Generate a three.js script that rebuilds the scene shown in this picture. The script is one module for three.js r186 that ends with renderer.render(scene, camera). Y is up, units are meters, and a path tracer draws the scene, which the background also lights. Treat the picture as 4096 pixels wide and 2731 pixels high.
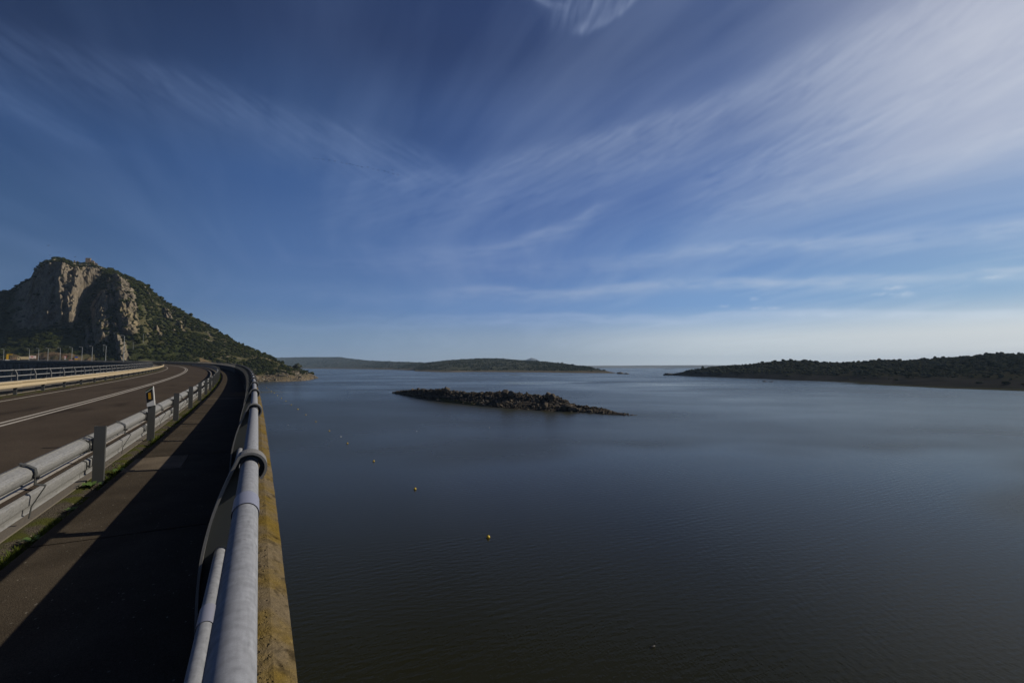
import * as THREE from 'three';
import { mergeGeometries as mergeAll, mergeVertices, toCreasedNormals } from 'three/addons/utils/BufferGeometryUtils.js';
import { ImprovedNoise } from 'three/addons/math/ImprovedNoise.js';
import { RoundedBoxGeometry } from 'three/addons/geometries/RoundedBoxGeometry.js';

// ---------------------------------------------------------------- camera, sky, sun, exposure
const scene = new THREE.Scene();
const FOC = 470, CX = 512, CY = 341, EYE = 1.7, PITCH = Math.atan(25 / FOC);
const camera = new THREE.PerspectiveCamera(2 * Math.atan(341 / FOC) * 180 / Math.PI, 1024 / 682, 0.05, 60000);
camera.position.set(0, EYE, 0);
camera.rotation.set(PITCH, 0, 0);
const renderer = new THREE.WebGLRenderer({ antialias: true });
renderer.setSize(1024, 682);
renderer.toneMapping = THREE.LinearToneMapping;
renderer.toneMappingExposure = 1;
renderer.shadowMap.enabled = true;
const rad = (d) => d * Math.PI / 180;
const SUN_AZ = rad(74.3), SUN_EL = rad(33);
const sunDir = new THREE.Vector3(Math.sin(SUN_AZ) * Math.cos(SUN_EL), Math.sin(SUN_EL), -Math.cos(SUN_AZ) * Math.cos(SUN_EL));
const sun = new THREE.DirectionalLight(new THREE.Color().setRGB(1, 0.89, 0.73), 4.8);
sun.position.copy(sunDir).multiplyScalar(400);
sun.castShadow = true;
sun.shadow.mapSize.set(4096, 4096);
Object.assign(sun.shadow.camera, { left: -300, right: 300, top: 300, bottom: -300, near: 1, far: 1500 });
scene.add(sun, sun.target);
scene.fog = new THREE.FogExp2(new THREE.Color().setRGB(0.5, 0.72, 1.0), 0.000042);

// ---------------------------------------------------------------- helpers
const clamp = (x, a = 0, b = 1) => Math.min(b, Math.max(a, x));
const lerp = (a, b, t) => a + (b - a) * t;
const sstep = (a, b, x) => { const t = clamp((x - a) / (b - a)); return t * t * (3 - 2 * t); };
function rng(seed) { let s = seed >>> 0; return () => { s = (s + 0x6d2b79f5) >>> 0; let t = Math.imul(s ^ (s >>> 15), 1 | s); t = (t + Math.imul(t ^ (t >>> 7), 61 | t)) ^ t; return ((t ^ (t >>> 14)) >>> 0) / 4294967296; }; }
const IN = new ImprovedNoise();
const noise = (x, y, z = 0.37) => IN.noise(x + 1013.3, y + 771.7, z + 131.9);
function fbm(x, y, z = 0.37, o = 4) { let s = 0, a = 0.5, f = 1; for (let i = 0; i < o; i++, a *= 0.5, f *= 2.03) s += a * noise(x * f, y * f, z * f + i * 7.1); return s; }
function ridged(x, y, z = 0.37, o = 4) { let s = 0, a = 0.5, f = 1; for (let i = 0; i < o; i++, a *= 0.5, f *= 2.07) s += a * (1 - 2 * Math.abs(noise(x * f, y * f, z * f + i * 3.3))); return s; }
function curve(pts) { // piecewise linear with smooth ends
  return (x) => { if (x <= pts[0][0]) return pts[0][1]; for (let i = 1; i < pts.length; i++) if (x <= pts[i][0]) { const [x0, y0] = pts[i - 1], [x1, y1] = pts[i]; return y0 + (y1 - y0) * (x - x0) / (x1 - x0); } return pts[pts.length - 1][1]; };
}
const lin = (c) => (c <= 0.04045 ? c / 12.92 : Math.pow((c + 0.055) / 1.055, 2.4));
function mergeGeometries(list) { // any mix of indexed and plain geometries
  const l = list.map((g) => (g.index ? g.toNonIndexed() : g.clone())), keep = ['position', 'normal', 'uv', 'color'].filter((k) => l.every((g) => g.attributes[k]));
  for (const g of l) for (const k of Object.keys(g.attributes)) if (!keep.includes(k)) g.deleteAttribute(k);
  return mergeAll(l);
}
const counts = {};
function numbered(n) { const k = counts[n] = (counts[n] ?? -1) + 1; return k ? n + '_' + String(k).padStart(3, '0') : n; }
function mesh(name, geo, mat, parent) { const m = new THREE.Mesh(geo, mat); m.name = parent ? name : numbered(name); m.castShadow = m.receiveShadow = true; (parent ?? scene).add(m); return m; }
function group(name, p = [0, 0, 0], turn = 0) { const g = new THREE.Group(); g.name = numbered(name); g.position.set(...p); g.rotation.y = turn; scene.add(g); return g; }
function tag(o, label, category, grp, kind) { if (label) o.userData.label = label; if (category) o.userData.category = category; if (grp) o.userData.group = grp; if (kind) o.userData.kind = kind; return o; }
function copy(src, name) { const c = src.clone(); c.userData = { ...src.userData }; c.name = numbered(name); scene.add(c); return c; }
const RGB = (r, g, b) => new THREE.Color().setRGB(r, g, b);
const ALB = 0.63; // scales every base colour down, so shade deepens under the strong sun
function std(color, rough = 0.9, extra = {}) { return new THREE.MeshPhysicalMaterial({ specularIntensity: rough >= 0.98 ? 0 : rough >= 0.85 ? 0.08 : 0.7, color: Array.isArray(color) ? RGB(...color.map((c) => c * ALB)) : RGB(ALB, ALB, ALB), roughness: rough, metalness: 0, ...extra }); }
function tex(size, fn, { srgb = true, rx = 1, ry = 1, h = size } = {}) {
  const d = new Uint8Array(size * h * 4);
  for (let y = 0; y < h; y++) for (let x = 0; x < size; x++) { const c = fn(x / size, y / h, x, y), i = (y * size + x) * 4; for (let k = 0; k < 3; k++) { const v = clamp(Array.isArray(c) ? c[k] : c); d[i + k] = 255 * (srgb ? (v <= 0.0031308 ? v * 12.92 : 1.055 * Math.pow(v, 1 / 2.4) - 0.055) : v); } d[i + 3] = 255; }
  const t = new THREE.DataTexture(d, size, h); t.wrapS = t.wrapT = THREE.RepeatWrapping; t.magFilter = THREE.LinearFilter; t.minFilter = THREE.LinearMipmapLinearFilter; t.generateMipmaps = true;
  if (srgb) t.colorSpace = THREE.SRGBColorSpace; t.repeat.set(rx, ry); t.needsUpdate = true; return t;
}
// noise that repeats after one tile: points on a torus are costly, so blend four shifted copies
function tfbm(u, v, f, z = 0.5, o = 4) { const a = (x, y) => fbm(x * f, y * f, z, o); const s = sstep(0, 1, u), t = sstep(0, 1, v); return lerp(lerp(a(u, v), a(u - 1, v), s), lerp(a(u, v - 1), a(u - 1, v - 1), s), t); }
function grain(size, seed) { const r = rng(seed), g = new Float32Array(size * size); for (let i = 0; i < g.length; i++) g[i] = r(); return g; }

// ---------------------------------------------------------------- the sky
{
  const W = 3072, H = 1536, data = new Float32Array(W * H * 4);
  const D = [0, 28, 50, 75, 100, 122, 180], E = [0, 3, 7, 12.5, 20, 27, 35, 50, 90];
  const T = [
    [[225, 226, 224], [216, 220, 221], [200, 209, 214], [154, 166, 176], [130, 147, 168], [106, 128, 157], [98, 122, 150]],
    [[225, 227, 226], [212, 218, 220], [194, 205, 213], [140, 159, 181], [116, 141, 170], [92, 118, 151], [82, 110, 145]],
    [[190, 208, 222], [138, 172, 206], [122, 158, 203], [104, 137, 185], [89, 121, 166], [77, 104, 140], [70, 98, 138]],
    [[185, 200, 218], [128, 158, 200], [102, 137, 189], [89, 119, 172], [77, 108, 157], [62, 90, 130], [60, 86, 126]],
    [[196, 204, 218], [160, 172, 198], [88, 116, 169], [74, 102, 156], [63, 93, 143], [50, 76, 119], [50, 74, 115]],
    [[198, 203, 214], [170, 178, 199], [78, 101, 150], [62, 86, 135], [51, 75, 118], [40, 57, 91], [43, 62, 98]],
    [[195, 198, 208], [140, 148, 174], [64, 84, 128], [47, 65, 106], [42, 59, 96], [35, 51, 82], [40, 55, 88]],
    [[150, 158, 180], [86, 98, 134], [54, 70, 112], [42, 58, 96], [38, 54, 88], [36, 50, 81], [37, 50, 82]],
    [[42, 56, 92], [42, 56, 92], [42, 56, 92], [41, 56, 91], [40, 55, 90], [40, 55, 90], [40, 55, 90]]];
  const idx = (a, x) => { let i = 0; while (i < a.length - 2 && x > a[i + 1]) i++; const t = clamp((x - a[i]) / (a[i + 1] - a[i])); return [i, t * t * (3 - 2 * t) * 0.5 + t * 0.5]; };
  // a long band of cirrus between points (azimuth, elevation in degrees), soft across
  const bands = [
    { p: [[-56, 25], [-48.5, 25.8], [-43.1, 26.4], [-35.5, 27.2], [-30.4, 26.8], [-26.6, 26.2], [-19.7, 25.8], [-13.6, 24.5], [-8, 23]], w: 1.1, dn: 3.6, a: 0.36, f: -26 },
    { p: [[-33, 26.2], [-27, 24.6], [-20, 23.2], [-13, 22.6]], w: 1.4, dn: 2.4, a: 0.24, f: -28 },
    { p: [[-53, 22.6], [-48.3, 21.6], [-45.4, 20.8], [-42, 19.5]], w: 0.7, dn: 1.2, a: 0.3, f: -22 },
    { p: [[-20, 20], [-16.6, 20.8], [-10.5, 21.7], [-6.3, 22.0], [1.3, 24.4], [8.8, 26.0], [15.6, 26.6], [20.1, 27.2], [28, 28]], w: 1.0, dn: 2.6, a: 0.5, f: 24 },
    { p: [[-22, 17.5], [-10, 18.4], [0, 20.2], [10, 22.6], [22, 24]], w: 1.6, dn: 2.4, a: 0.32, f: 20 },
    { p: [[-15.5, 13.2], [-6.7, 13.7], [0.2, 14.9], [7.2, 16.9], [10.5, 18.6]], w: 0.5, dn: 1.5, a: 0.62, f: 10 },
    { p: [[-26, 11.6], [-12, 12], [4, 12.2], [16, 12]], w: 0.7, dn: 1.1, a: 0.26, f: 3 },
    { p: [[-8, 9.2], [-4, 9.3], [16.8, 9.6], [34, 8.9], [44, 8.0], [52, 7.4]], w: 0.4, dn: 0.9, a: 1.0, f: 1 },
    { p: [[12, 12.2], [26.2, 13.4], [37.7, 12.5], [48, 11.5], [60, 10.6]], w: 0.6, dn: 1.1, a: 0.62, f: 2 },
    { p: [[-16, 5.7], [6.6, 6.1], [30, 5.5], [47.6, 4.2], [60, 3.6]], w: 0.25, dn: 0.7, a: 1.0, f: 0 },
    { p: [[-28, 4.4], [-14.4, 4.9], [1.3, 5.3], [18, 5.2]], w: 0.3, dn: 0.45, a: 0.6, f: 0 },
    { p: [[-30, 8.2], [-12, 8], [6, 7.8]], w: 0.8, dn: 0.9, a: 0.24, f: 0 },
    { p: [[22, 20], [34, 22.4], [46, 24], [58, 25]], w: 2.4, dn: 3.2, a: 0.55, f: 20 },
    { p: [[20, 16.2], [32, 17.8], [44, 18.8], [58, 19.5]], w: 1.2, dn: 1.8, a: 0.4, f: 12 },
    { p: [[28, 27], [38, 28.6], [50, 30]], w: 2.6, dn: 3, a: 0.5, f: 24 },
    { p: [[2, 39.6], [4.4, 38.8], [6.6, 38.2]], w: 0.3, dn: 0.6, a: 0.6, f: -20, e: 1.5 },
    { p: [[7.8, 36.2], [8.8, 36.3], [9.6, 36.9], [10.4, 38.2]], w: 0.5, dn: 0.4, a: 0.7, f: 75, e: 1 },
    { p: [[9.2, 36.1], [11.6, 36.8], [13.7, 37.3], [16.1, 38.4]], w: 1.2, dn: 0.3, a: 0.6, f: 55, e: 1.4 },
    { p: [[5, 37.6], [8, 38.4], [13, 39]], w: 1.6, dn: 1.4, a: 0.45, f: 70, e: 2 }];
  const puffs = [[27.4, 7.3, 0.45, 0.2], [27.5, 6.3, 0.75, 0.17], [29.1, 6.2, 0.9, 0.16], [24.3, 6.7, 0.5, 0.14], [40.1, 6.7, 0.7, 0.3], [38.4, 6.9, 0.8, 0.15], [39.4, 7.4, 0.9, 0.14], [46.1, 7.6, 0.9, 0.16], [31.5, 5.4, 0.9, 0.16], [34.3, 5.2, 0.9, 0.18], [39.8, 4.9, 1.2, 0.16]];
  for (let row = H / 2; row < H; row++) {
    const el = ((row + 0.5) / H - 0.5) * 180, ce = Math.cos(rad(el)), se = Math.sin(rad(el));
    const [ei, et] = idx(E, el);
    for (let col = 0; col < W; col++) {
      const ang = ((col + 0.5) / W - 0.5) * 2 * Math.PI, dx = Math.cos(ang) * ce, dz = Math.sin(ang) * ce;
      let az = Math.atan2(dx, -dz) * 180 / Math.PI;
      let d = Math.abs(az - 74.3); if (d > 180) d = 360 - d;
      const [di, dt] = idx(D, d), o = (row * W + col) * 4;
      const k = 1 / (se + 0.09), px = dx * k, pz = dz * k; // on the cloud sheet
      const wx = px + 0.55 * noise(px * 0.45, pz * 0.45, 3.1), wz = pz + 0.55 * noise(px * 0.45, pz * 0.45, 8.7);
      // streaks fan out from low ahead: long in z, short in x
      const st = fbm((wx * 0.97 - wz * 0.24) * 2.1, (wx * 0.24 + wz * 0.97) * 0.6, 2.2, 6), soft = fbm(wx * 0.55, wz * 0.35, 5.5, 3), fine = fbm((wx * 0.9 - wz * 0.42) * 6.5, (wx * 0.42 + wz * 0.9) * 1.3, 9.1, 4);
      let a = clamp(0.1 + 0.8 * st + 0.6 * soft + 0.55 * fine) * 0.58 * sstep(0, 3, el);
      a *= lerp(0.55, 1, sstep(125, 50, d)) * lerp(1, 0.55, sstep(28, 55, el));
      for (const b of bands) {
        const L = b.p.length - 1, en = b.e ?? 6;
        if (az < b.p[0][0] - en || az > b.p[L][0] + en || el > 46) continue;
        const y = curve(b.p)(az) + (b.e ? 0.25 : 0.7) * noise(az * (b.e ? 0.8 : 0.14), b.w * 9, 1.7), dy = el - y, e = dy > 0 ? dy / b.w : dy / b.dn;
        if (Math.abs(e) > 3) continue;
        const ends = sstep(b.p[0][0] - en, b.p[0][0] + en, az) * sstep(b.p[L][0] + en, b.p[L][0] - en, az);
        const cf = Math.cos(rad(b.f)), sf = Math.sin(rad(b.f)), q1 = az * 0.92 * cf + el * sf, q2 = -az * 0.92 * sf + el * cf, sc = b.e ? 2.2 : 1;
        const fib = 0.7 * fbm(q1 * 0.13 * sc + 0.9 * noise(az * 0.14, el * 0.14, 2), q2 * 0.7 * sc + 0.5 * noise(az * 0.2, el * 0.2, 5), 4.4 + b.w, 6) + 0.6 * fbm(q1 * 0.4 + noise(az * 0.3, el * 0.3, 8), q2 * 2.0, 2.2 + b.w, 5);
        a += b.a * ends * Math.exp(-e * e) * clamp(0.58 + 1.25 * fib, 0, 1.5);
      }
      if (az > 20 && az < 50 && el < 10) for (const [pa, pe, pw, ph] of puffs) { const u = (az - pa) / pw + 0.5 * noise(az * 2.1, el * 3, 6), v = (el - pe - 0.12 * noise(az * 3, el, 2)) / ph, r2 = u * u + v * v; if (r2 < 6) a += 1.3 * Math.exp(-r2 * 1.6) * clamp(0.7 + 1.2 * fbm(az * 2.4, el * 6, 1.2, 3)); }
      a = 1 - Math.exp(-a);
      const glow = sstep(110, 15, d);
      const cc = [lerp(122, 222, glow), lerp(142, 225, glow), lerp(182, 231, glow)];
      const low = sstep(9, 1, el);
      for (let c = 0; c < 3; c++) {
        const base = lerp(lerp(T[ei][di][c], T[ei][di + 1][c], dt), lerp(T[ei + 1][di][c], T[ei + 1][di + 1][c], dt), et);
        const cl = Math.max(base, lerp(cc[c], base + 26, low));
        data[o + c] = lin(lerp(base, cl, a * 0.8) / 255);
      }
      data[o + 3] = 1;
    }
  }
  for (let row = 0; row < H / 2; row++) for (let col = 0; col < W; col++) { const o = (row * W + col) * 4; data[o] = 0.1; data[o + 1] = 0.12; data[o + 2] = 0.15; data[o + 3] = 1; }
  const t = new THREE.DataTexture(data, W, H, THREE.RGBAFormat, THREE.FloatType);
  t.mapping = THREE.EquirectangularReflectionMapping; t.magFilter = t.minFilter = THREE.LinearFilter; t.needsUpdate = true;
  scene.background = scene.environment = t;
}

// ---------------------------------------------------------------- the dam's crest: a long arc that climbs gently
const TH = rad(28.15), RAD = 955, GR = 0.011, ACX = -RAD * Math.cos(TH), ACZ = RAD * Math.sin(TH);
const psi = (s) => TH + s / RAD;
const at = (s, u, h) => { const p = psi(s); return [ACX + (RAD + u) * Math.cos(p), GR * s + h, ACZ - (RAD + u) * Math.sin(p)]; };
const put = (o, s, u, h) => { o.position.set(...at(s, u, h)); o.rotation.y = psi(s); return o; };
function sweep(profile, s0, s1, ds = 3, { smooth = false, caps = false, wear = null } = {}) {
  const n = Math.max(1, Math.round((s1 - s0) / ds)), pos = [], uv = [], ind = [];
  let v0 = 0, acc = 0;
  const put4 = (pts) => { for (let i = 0; i <= n; i++) { const s = s0 + (s1 - s0) * i / n; for (const [u, h, w] of pts) { const [du, dh] = wear ? wear(s, u, h) : [0, 0]; pos.push(...at(s, u + du, h + dh)); uv.push(s, w); } } const k = pts.length; for (let i = 0; i < n; i++) for (let j = 0; j < k - 1; j++) { const a = v0 + i * k + j; ind.push(a, a + 1, a + k, a + 1, a + k + 1, a + k); } v0 += (n + 1) * k; };
  const dist = [0]; for (let j = 1; j < profile.length; j++) dist.push(dist[j - 1] + Math.hypot(profile[j][0] - profile[j - 1][0], profile[j][1] - profile[j - 1][1]));
  const P = profile.map((p, j) => [p[0], p[1], dist[j]]);
  if (smooth) put4(P); else for (let j = 0; j < P.length - 1; j++) put4([P[j], P[j + 1]]);
  if (caps) for (const [s, flip] of [[s0, 0], [s1, 1]]) { const f = THREE.ShapeUtils.triangulateShape(profile.slice(0, -1).map((p) => new THREE.Vector2(...p)), []); for (const [u, h] of profile.slice(0, -1)) { pos.push(...at(s, u, h)); uv.push(u, h); } for (const t of f) ind.push(v0 + t[0], v0 + t[flip ? 2 : 1], v0 + t[flip ? 1 : 2]); v0 += profile.length - 1; }
  const g = new THREE.BufferGeometry();
  g.setAttribute('position', new THREE.Float32BufferAttribute(pos, 3)); g.setAttribute('uv', new THREE.Float32BufferAttribute(uv, 2)); g.setIndex(ind); g.computeVertexNormals();
  return g;
}
const tubeProfile = (u, h, r, n = 14) => { const p = []; for (let i = 0; i <= n; i++) { const a = -i / n * 2 * Math.PI; p.push([u + r * Math.cos(a), h + r * Math.sin(a)]); } return p; };
function strip(pts, th, depth) { // a flat bar bent along pts (in x, y), depth along z centred
  const L = [], Rr = [];
  for (let i = 0; i < pts.length; i++) { const a = pts[Math.max(0, i - 1)], b = pts[Math.min(pts.length - 1, i + 1)], l = Math.hypot(b[0] - a[0], b[1] - a[1]) || 1, nx = -(b[1] - a[1]) / l * th / 2, ny = (b[0] - a[0]) / l * th / 2; L.push(new THREE.Vector2(pts[i][0] + nx, pts[i][1] + ny)); Rr.unshift(new THREE.Vector2(pts[i][0] - nx, pts[i][1] - ny)); }
  const g = new THREE.ExtrudeGeometry(new THREE.Shape([...L, ...Rr]), { depth, bevelEnabled: false, curveSegments: 4 }); g.translate(0, 0, -depth / 2); return g;
}
const box = (x0, x1, y0, y1, z0, z1) => { const g = new THREE.BoxGeometry(x1 - x0, y1 - y0, z1 - z0); g.translate((x0 + x1) / 2, (y0 + y1) / 2, (z0 + z1) / 2); return g; };

// ---------------------------------------------------------------- textures and materials
const G1 = grain(512, 11), gr = (x, y) => G1[((y & 511) * 512 + (x & 511))];
const tAsphalt = tex(1024, (u, v, x, y) => { const st = tfbm(u, v, 5, 1.5, 5), b = tfbm(u, v, 14, 4.5, 3), dark = sstep(0.12, 0.34, tfbm(u, v * 2.2, 3.2, 8.2, 4)); const k = 0.074 * (1 + 0.5 * st + 0.3 * b) * (0.72 + 0.56 * gr(x, y)) * (1 - 0.42 * dark); return [k * 1.1, k * 0.88, k * 0.68]; });
tAsphalt.repeat.set(1 / 17, 1 / 9);
const tGrainB = tex(512, (u, v, x, y) => 0.3 * gr(x * 3 + 7, y) + 0.4 * gr(x >> 1, y >> 1) + 0.3 * (0.5 + tfbm(u, v, 30, 2, 2)), { srgb: false });
tGrainB.repeat.set(1 / 1.3, 1 / 1.3);
const M = {};
M.asphalt = std(0xffffff, 0.93, { map: tAsphalt, bumpMap: tGrainB, bumpScale: 0.004 });
const pathTex = (mul, seed) => { const r = rng(seed), t = tex(1024, (u, v, x, y) => { const st = tfbm(u, v, 6, seed, 5), g = gr(x + seed * 31, y), k = 1.08 * mul * (1 + 0.7 * st) * (0.5 + 1.0 * g); return [k * 1.12, k * 0.92, k * 0.68]; });
  const d = t.image.data; for (let i = 0; i < 620; i++) { const cx = r() * 1024 | 0, cy = r() * 1024 | 0, w = 1 + r() * 4 * r(), hh = 1 + r() * 2.4 * r(), c = 72 + r() * 75; for (let y = -hh; y <= hh; y++) for (let x = -w; x <= w; x++) if (x * x / (w * w) + y * y / (hh * hh) <= 1.05) { const o = (((cy + y | 0) & 1023) * 1024 + ((cx + x | 0) & 1023)) * 4; d[o] = c; d[o + 1] = c * 0.96; d[o + 2] = c * 0.88; } } t.repeat.set(1 / 3.1, 1 / 3.1); return t; };
M.path = [std(0xffffff, 0.95, { map: pathTex(0.058, 3), bumpMap: tGrainB, bumpScale: 0.005 }), std(0xffffff, 0.95, { map: pathTex(0.062, 8), bumpMap: tGrainB, bumpScale: 0.005 })];
M.pathPale = std([1.9, 1.75, 1.5].map((c) => c * 0.095), 0.95, { bumpMap: tGrainB, bumpScale: 0.003 });
M.pathPale = std(0xffffff, 0.95, { map: pathTex(0.12, 14), bumpMap: tGrainB, bumpScale: 0.003 });
const tWall = tex(1024, (u, v, x, y) => { // concrete, lichen and pale patches
  const li = sstep(-0.16, 0.2, tfbm(u, v, 9, 2.7, 5)), pale = sstep(0.2, 0.3, tfbm(u, v * 0.5, 5, 6.1, 3)), blk = sstep(0.04, 0.26, tfbm(u, v, 26, 9.4, 4)), g = 0.68 + 0.64 * gr(x * 5 + 3, y * 3), m = 0.5 + tfbm(u, v, 60, 3.2, 3);
  let c = [lerp(0.17, 0.175, li), lerp(0.135, 0.122, li), lerp(0.085, 0.028, li)]; c = c.map((q, i) => lerp(q, [0.36, 0.26, 0.17][i], pale * 0.85)); c = c.map((q) => q * (1 - 0.62 * blk) * g * (0.7 + 0.6 * m)); return c; });
tWall.repeat.set(1 / 1.9, 1 / 1.9);
const tRough = tex(512, (u, v, x, y) => 0.5 + 0.7 * tfbm(u, v, 22, 7, 5) - 0.5 * sstep(0.16, 0.3, tfbm(u, v, 34, 1, 3)) + 0.2 * (gr(x, y) - 0.5), { srgb: false }); tRough.repeat.set(1 / 0.8, 1 / 0.8);
M.wall = std(0xffffff, 0.95, { map: tWall, bumpMap: tRough, bumpScale: 0.012 });
const tDam = tex(512, (u, v, x, y) => { const k = 0.2 * (1 + 0.7 * tfbm(u, v, 5, 3, 5) - 0.5 * sstep(0, 0.4, tfbm(u * 2, v * 0.2, 9, 6, 3))) * (0.9 + 0.2 * gr(x, y)); return [k, k * 0.96, k * 0.9]; }); tDam.repeat.set(1 / 12, 1 / 12);
M.dam = std(0xffffff, 0.92, { map: tDam });
M.kerb = std([0.2, 0.18, 0.15], 0.95, { bumpMap: tRough, bumpScale: 0.006 });
const tGalv = tex(512, (u, v, x, y) => { const sp = tfbm(u, v, 22, 2.2, 3), bl = tfbm(u * 0.5, v * 3, 10, 5.2, 4), k = 0.36 * (1 + 0.45 * sp + 0.5 * bl) * (0.94 + 0.12 * gr(x, y)); return [k * 0.98, k, k * 1.0]; }); tGalv.repeat.set(1 / 0.7, 1 / 0.5);
const tGalvR = tex(256, (u, v) => [0, clamp(0.52 + 0.5 * tfbm(u, v, 8, 7.2, 4)), 0.5], { srgb: false }); tGalvR.repeat.set(1 / 0.6, 1 / 0.4);
M.galv = std(0xffffff, 1, { map: tGalv, roughnessMap: tGalvR, metalness: 0.35 });
const tPipe = tex(1024, (u, v, x, y) => { const rings = tfbm(u * 3, v * 0.35, 26, 2.2, 5), sp = tfbm(u, v, 30, 6.2, 4), k = 0.34 * (1 + 0.42 * rings + 0.3 * sp - 0.16 * sstep(0.22, 0.36, tfbm(u, v * 0.4, 40, 8.8, 3))) * (0.93 + 0.14 * gr(x, y)); return [k * 0.92, k * 0.98, k * 1.1]; }, { h: 256 }); tPipe.repeat.set(1 / 1.7, 1 / 0.27);
M.pipe = std(0xffffff, 1, { map: tPipe, roughnessMap: tGalvR, metalness: 0.12 });
M.post = std([0.24, 0.24, 0.235], 0.7, { metalness: 0.25, bumpMap: tRough, bumpScale: 0.0006 });
M.gpost = std([0.095, 0.1, 0.097], 0.65, { metalness: 0.3 });
M.web = std([0.06, 0.068, 0.068], 0.6, { metalness: 0.2 });
M.sleeve = std([0.34, 0.36, 0.46], 0.5, { metalness: 0.3 });
M.cream = std([0.5, 0.43, 0.3], 0.6, { metalness: 0.1, map: tGalv.clone() }); M.cream.color = RGB(0.95, 0.76, 0.48);  // galvanised steel, with warm sunlight put into its cream colour
M.dark = std([0.04, 0.04, 0.04], 0.7);
M.white = std([0.72, 0.72, 0.7], 0.6);
M.black = std([0.015, 0.015, 0.015], 0.5);
M.amber = std([0.55, 0.28, 0.005], 0.4);
M.paint = std(0xffffff, 0.85, { map: tex(512, (u, v, x, y) => { const w = sstep(0.14, 0.3, tfbm(u, v, 20, 3, 4)); const k = lerp(0.5, 0.16, w) * (0.8 + 0.4 * gr(x, y)); return [k, k * 0.94, k * 0.84]; }), polygonOffset: true });
M.paint.map.repeat.set(1 / 2, 1 / 0.7);

// ---------------------------------------------------------------- the crest road
const S0 = -40, S1 = 700;
const ROAD_H = -0.13;
const road = tag(mesh('road', sweep([[-10.9, ROAD_H], [-8, ROAD_H + 0.004], [-6.2, ROAD_H + 0.01], [-4, ROAD_H + 0.004], [-2.4, ROAD_H]], S0, S1, 2.5, { smooth: true }), M.asphalt), null, null, null, 'structure');
for (const [u, w, n] of [[-6.3, 0.12, 'centre_line'], [-6.03, 0.12, 'centre_line'], [-9.38, 0.11, 'edge_line'], [-2.86, 0.11, 'edge_line']]) mesh(n, sweep([[u - w / 2, ROAD_H + 0.014], [u + w / 2, ROAD_H + 0.014]], S0, S1, 2.5), M.paint, road);
// concrete strip and gravel verge between the road and the footpath
tag(mesh('road_kerb', sweep([[-2.4, ROAD_H - 0.2], [-2.4, -0.06], [-2.13, -0.045], [-2.13, -0.2]], S0, S1, 2.5), M.kerb), null, null, null, 'structure');
const tVerge = tex(1024, (u, v, x, y) => { const moss = sstep(-0.08, 0.2, tfbm(u, v, 7, 3.3, 5)), g = gr(x >> 1, y >> 1), st = 0.35 + 1.3 * g * g; const c = [0.13, 0.115, 0.09].map((q) => q * st); return c.map((q, i) => lerp(q, [0.085, 0.095, 0.022][i] * (0.45 + 1.1 * gr(x, y)), moss * 0.85)); }); tVerge.repeat.set(1 / 2.6, 1 / 2.6);
const tPebble = tex(512, (u, v, x, y) => 0.6 * gr(x >> 2, y >> 2) + 0.4 * gr(x, y), { srgb: false }); tPebble.repeat.set(1 / 1.1, 1 / 1.1);
M.verge = std(0xffffff, 1, { map: tVerge, bumpMap: tPebble, bumpScale: 0.012 });
tag(mesh('verge', sweep([[-2.13, -0.06], [-2.03, -0.06], [-1.95, -0.085], [-1.8, -0.1]], S0, S1, 1.5, { smooth: true }), M.verge), null, null, null, 'structure');
// footpath of concrete slabs
{
  const path = tag(mesh('footpath', sweep([[-1.8, -0.16], [-1.795, -0.045], [0.02, -0.045]], S0, S1, 2.5), M.kerb), null, null, null, 'structure');
  const cuts = [S0, -4.4, -0.9, 2.5, 5.9, 9.14, 10.34, 13.8, 17.3, 20.8, 24.3, 24.95, 28.4, 31.6, 34.8, 38, 41.6, 45.2, 48.8, 52.4, 59, 66, 80, 120, 200, S1];
  for (let i = 0; i + 1 < cuts.length; i++) {
    const g = 0.006, a = cuts[i] + g, b = cuts[i + 1] - g, h = ((i * 7) % 5) * 0.001;
    const edge = (e, s0, s1, mat) => mesh('slab', sweep([[-1.8, -0.05], [-1.8, h - 0.014], [-1.787, h], [e - 0.008, h], [e, h - 0.01], [e, -0.04]], s0, s1, 2.5), mat, path);
    if (i === 5) { edge(-1.03, a, b, M.pathPale); mesh('slab', sweep([[-1.02, -0.04], [-1.02, h], [0.001, h]], a, b, 2.5), M.path[0], path); }
    else edge(0.0, a, b, i === 10 ? M.pathPale : M.path[i % 2]);
  }
}
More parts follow.
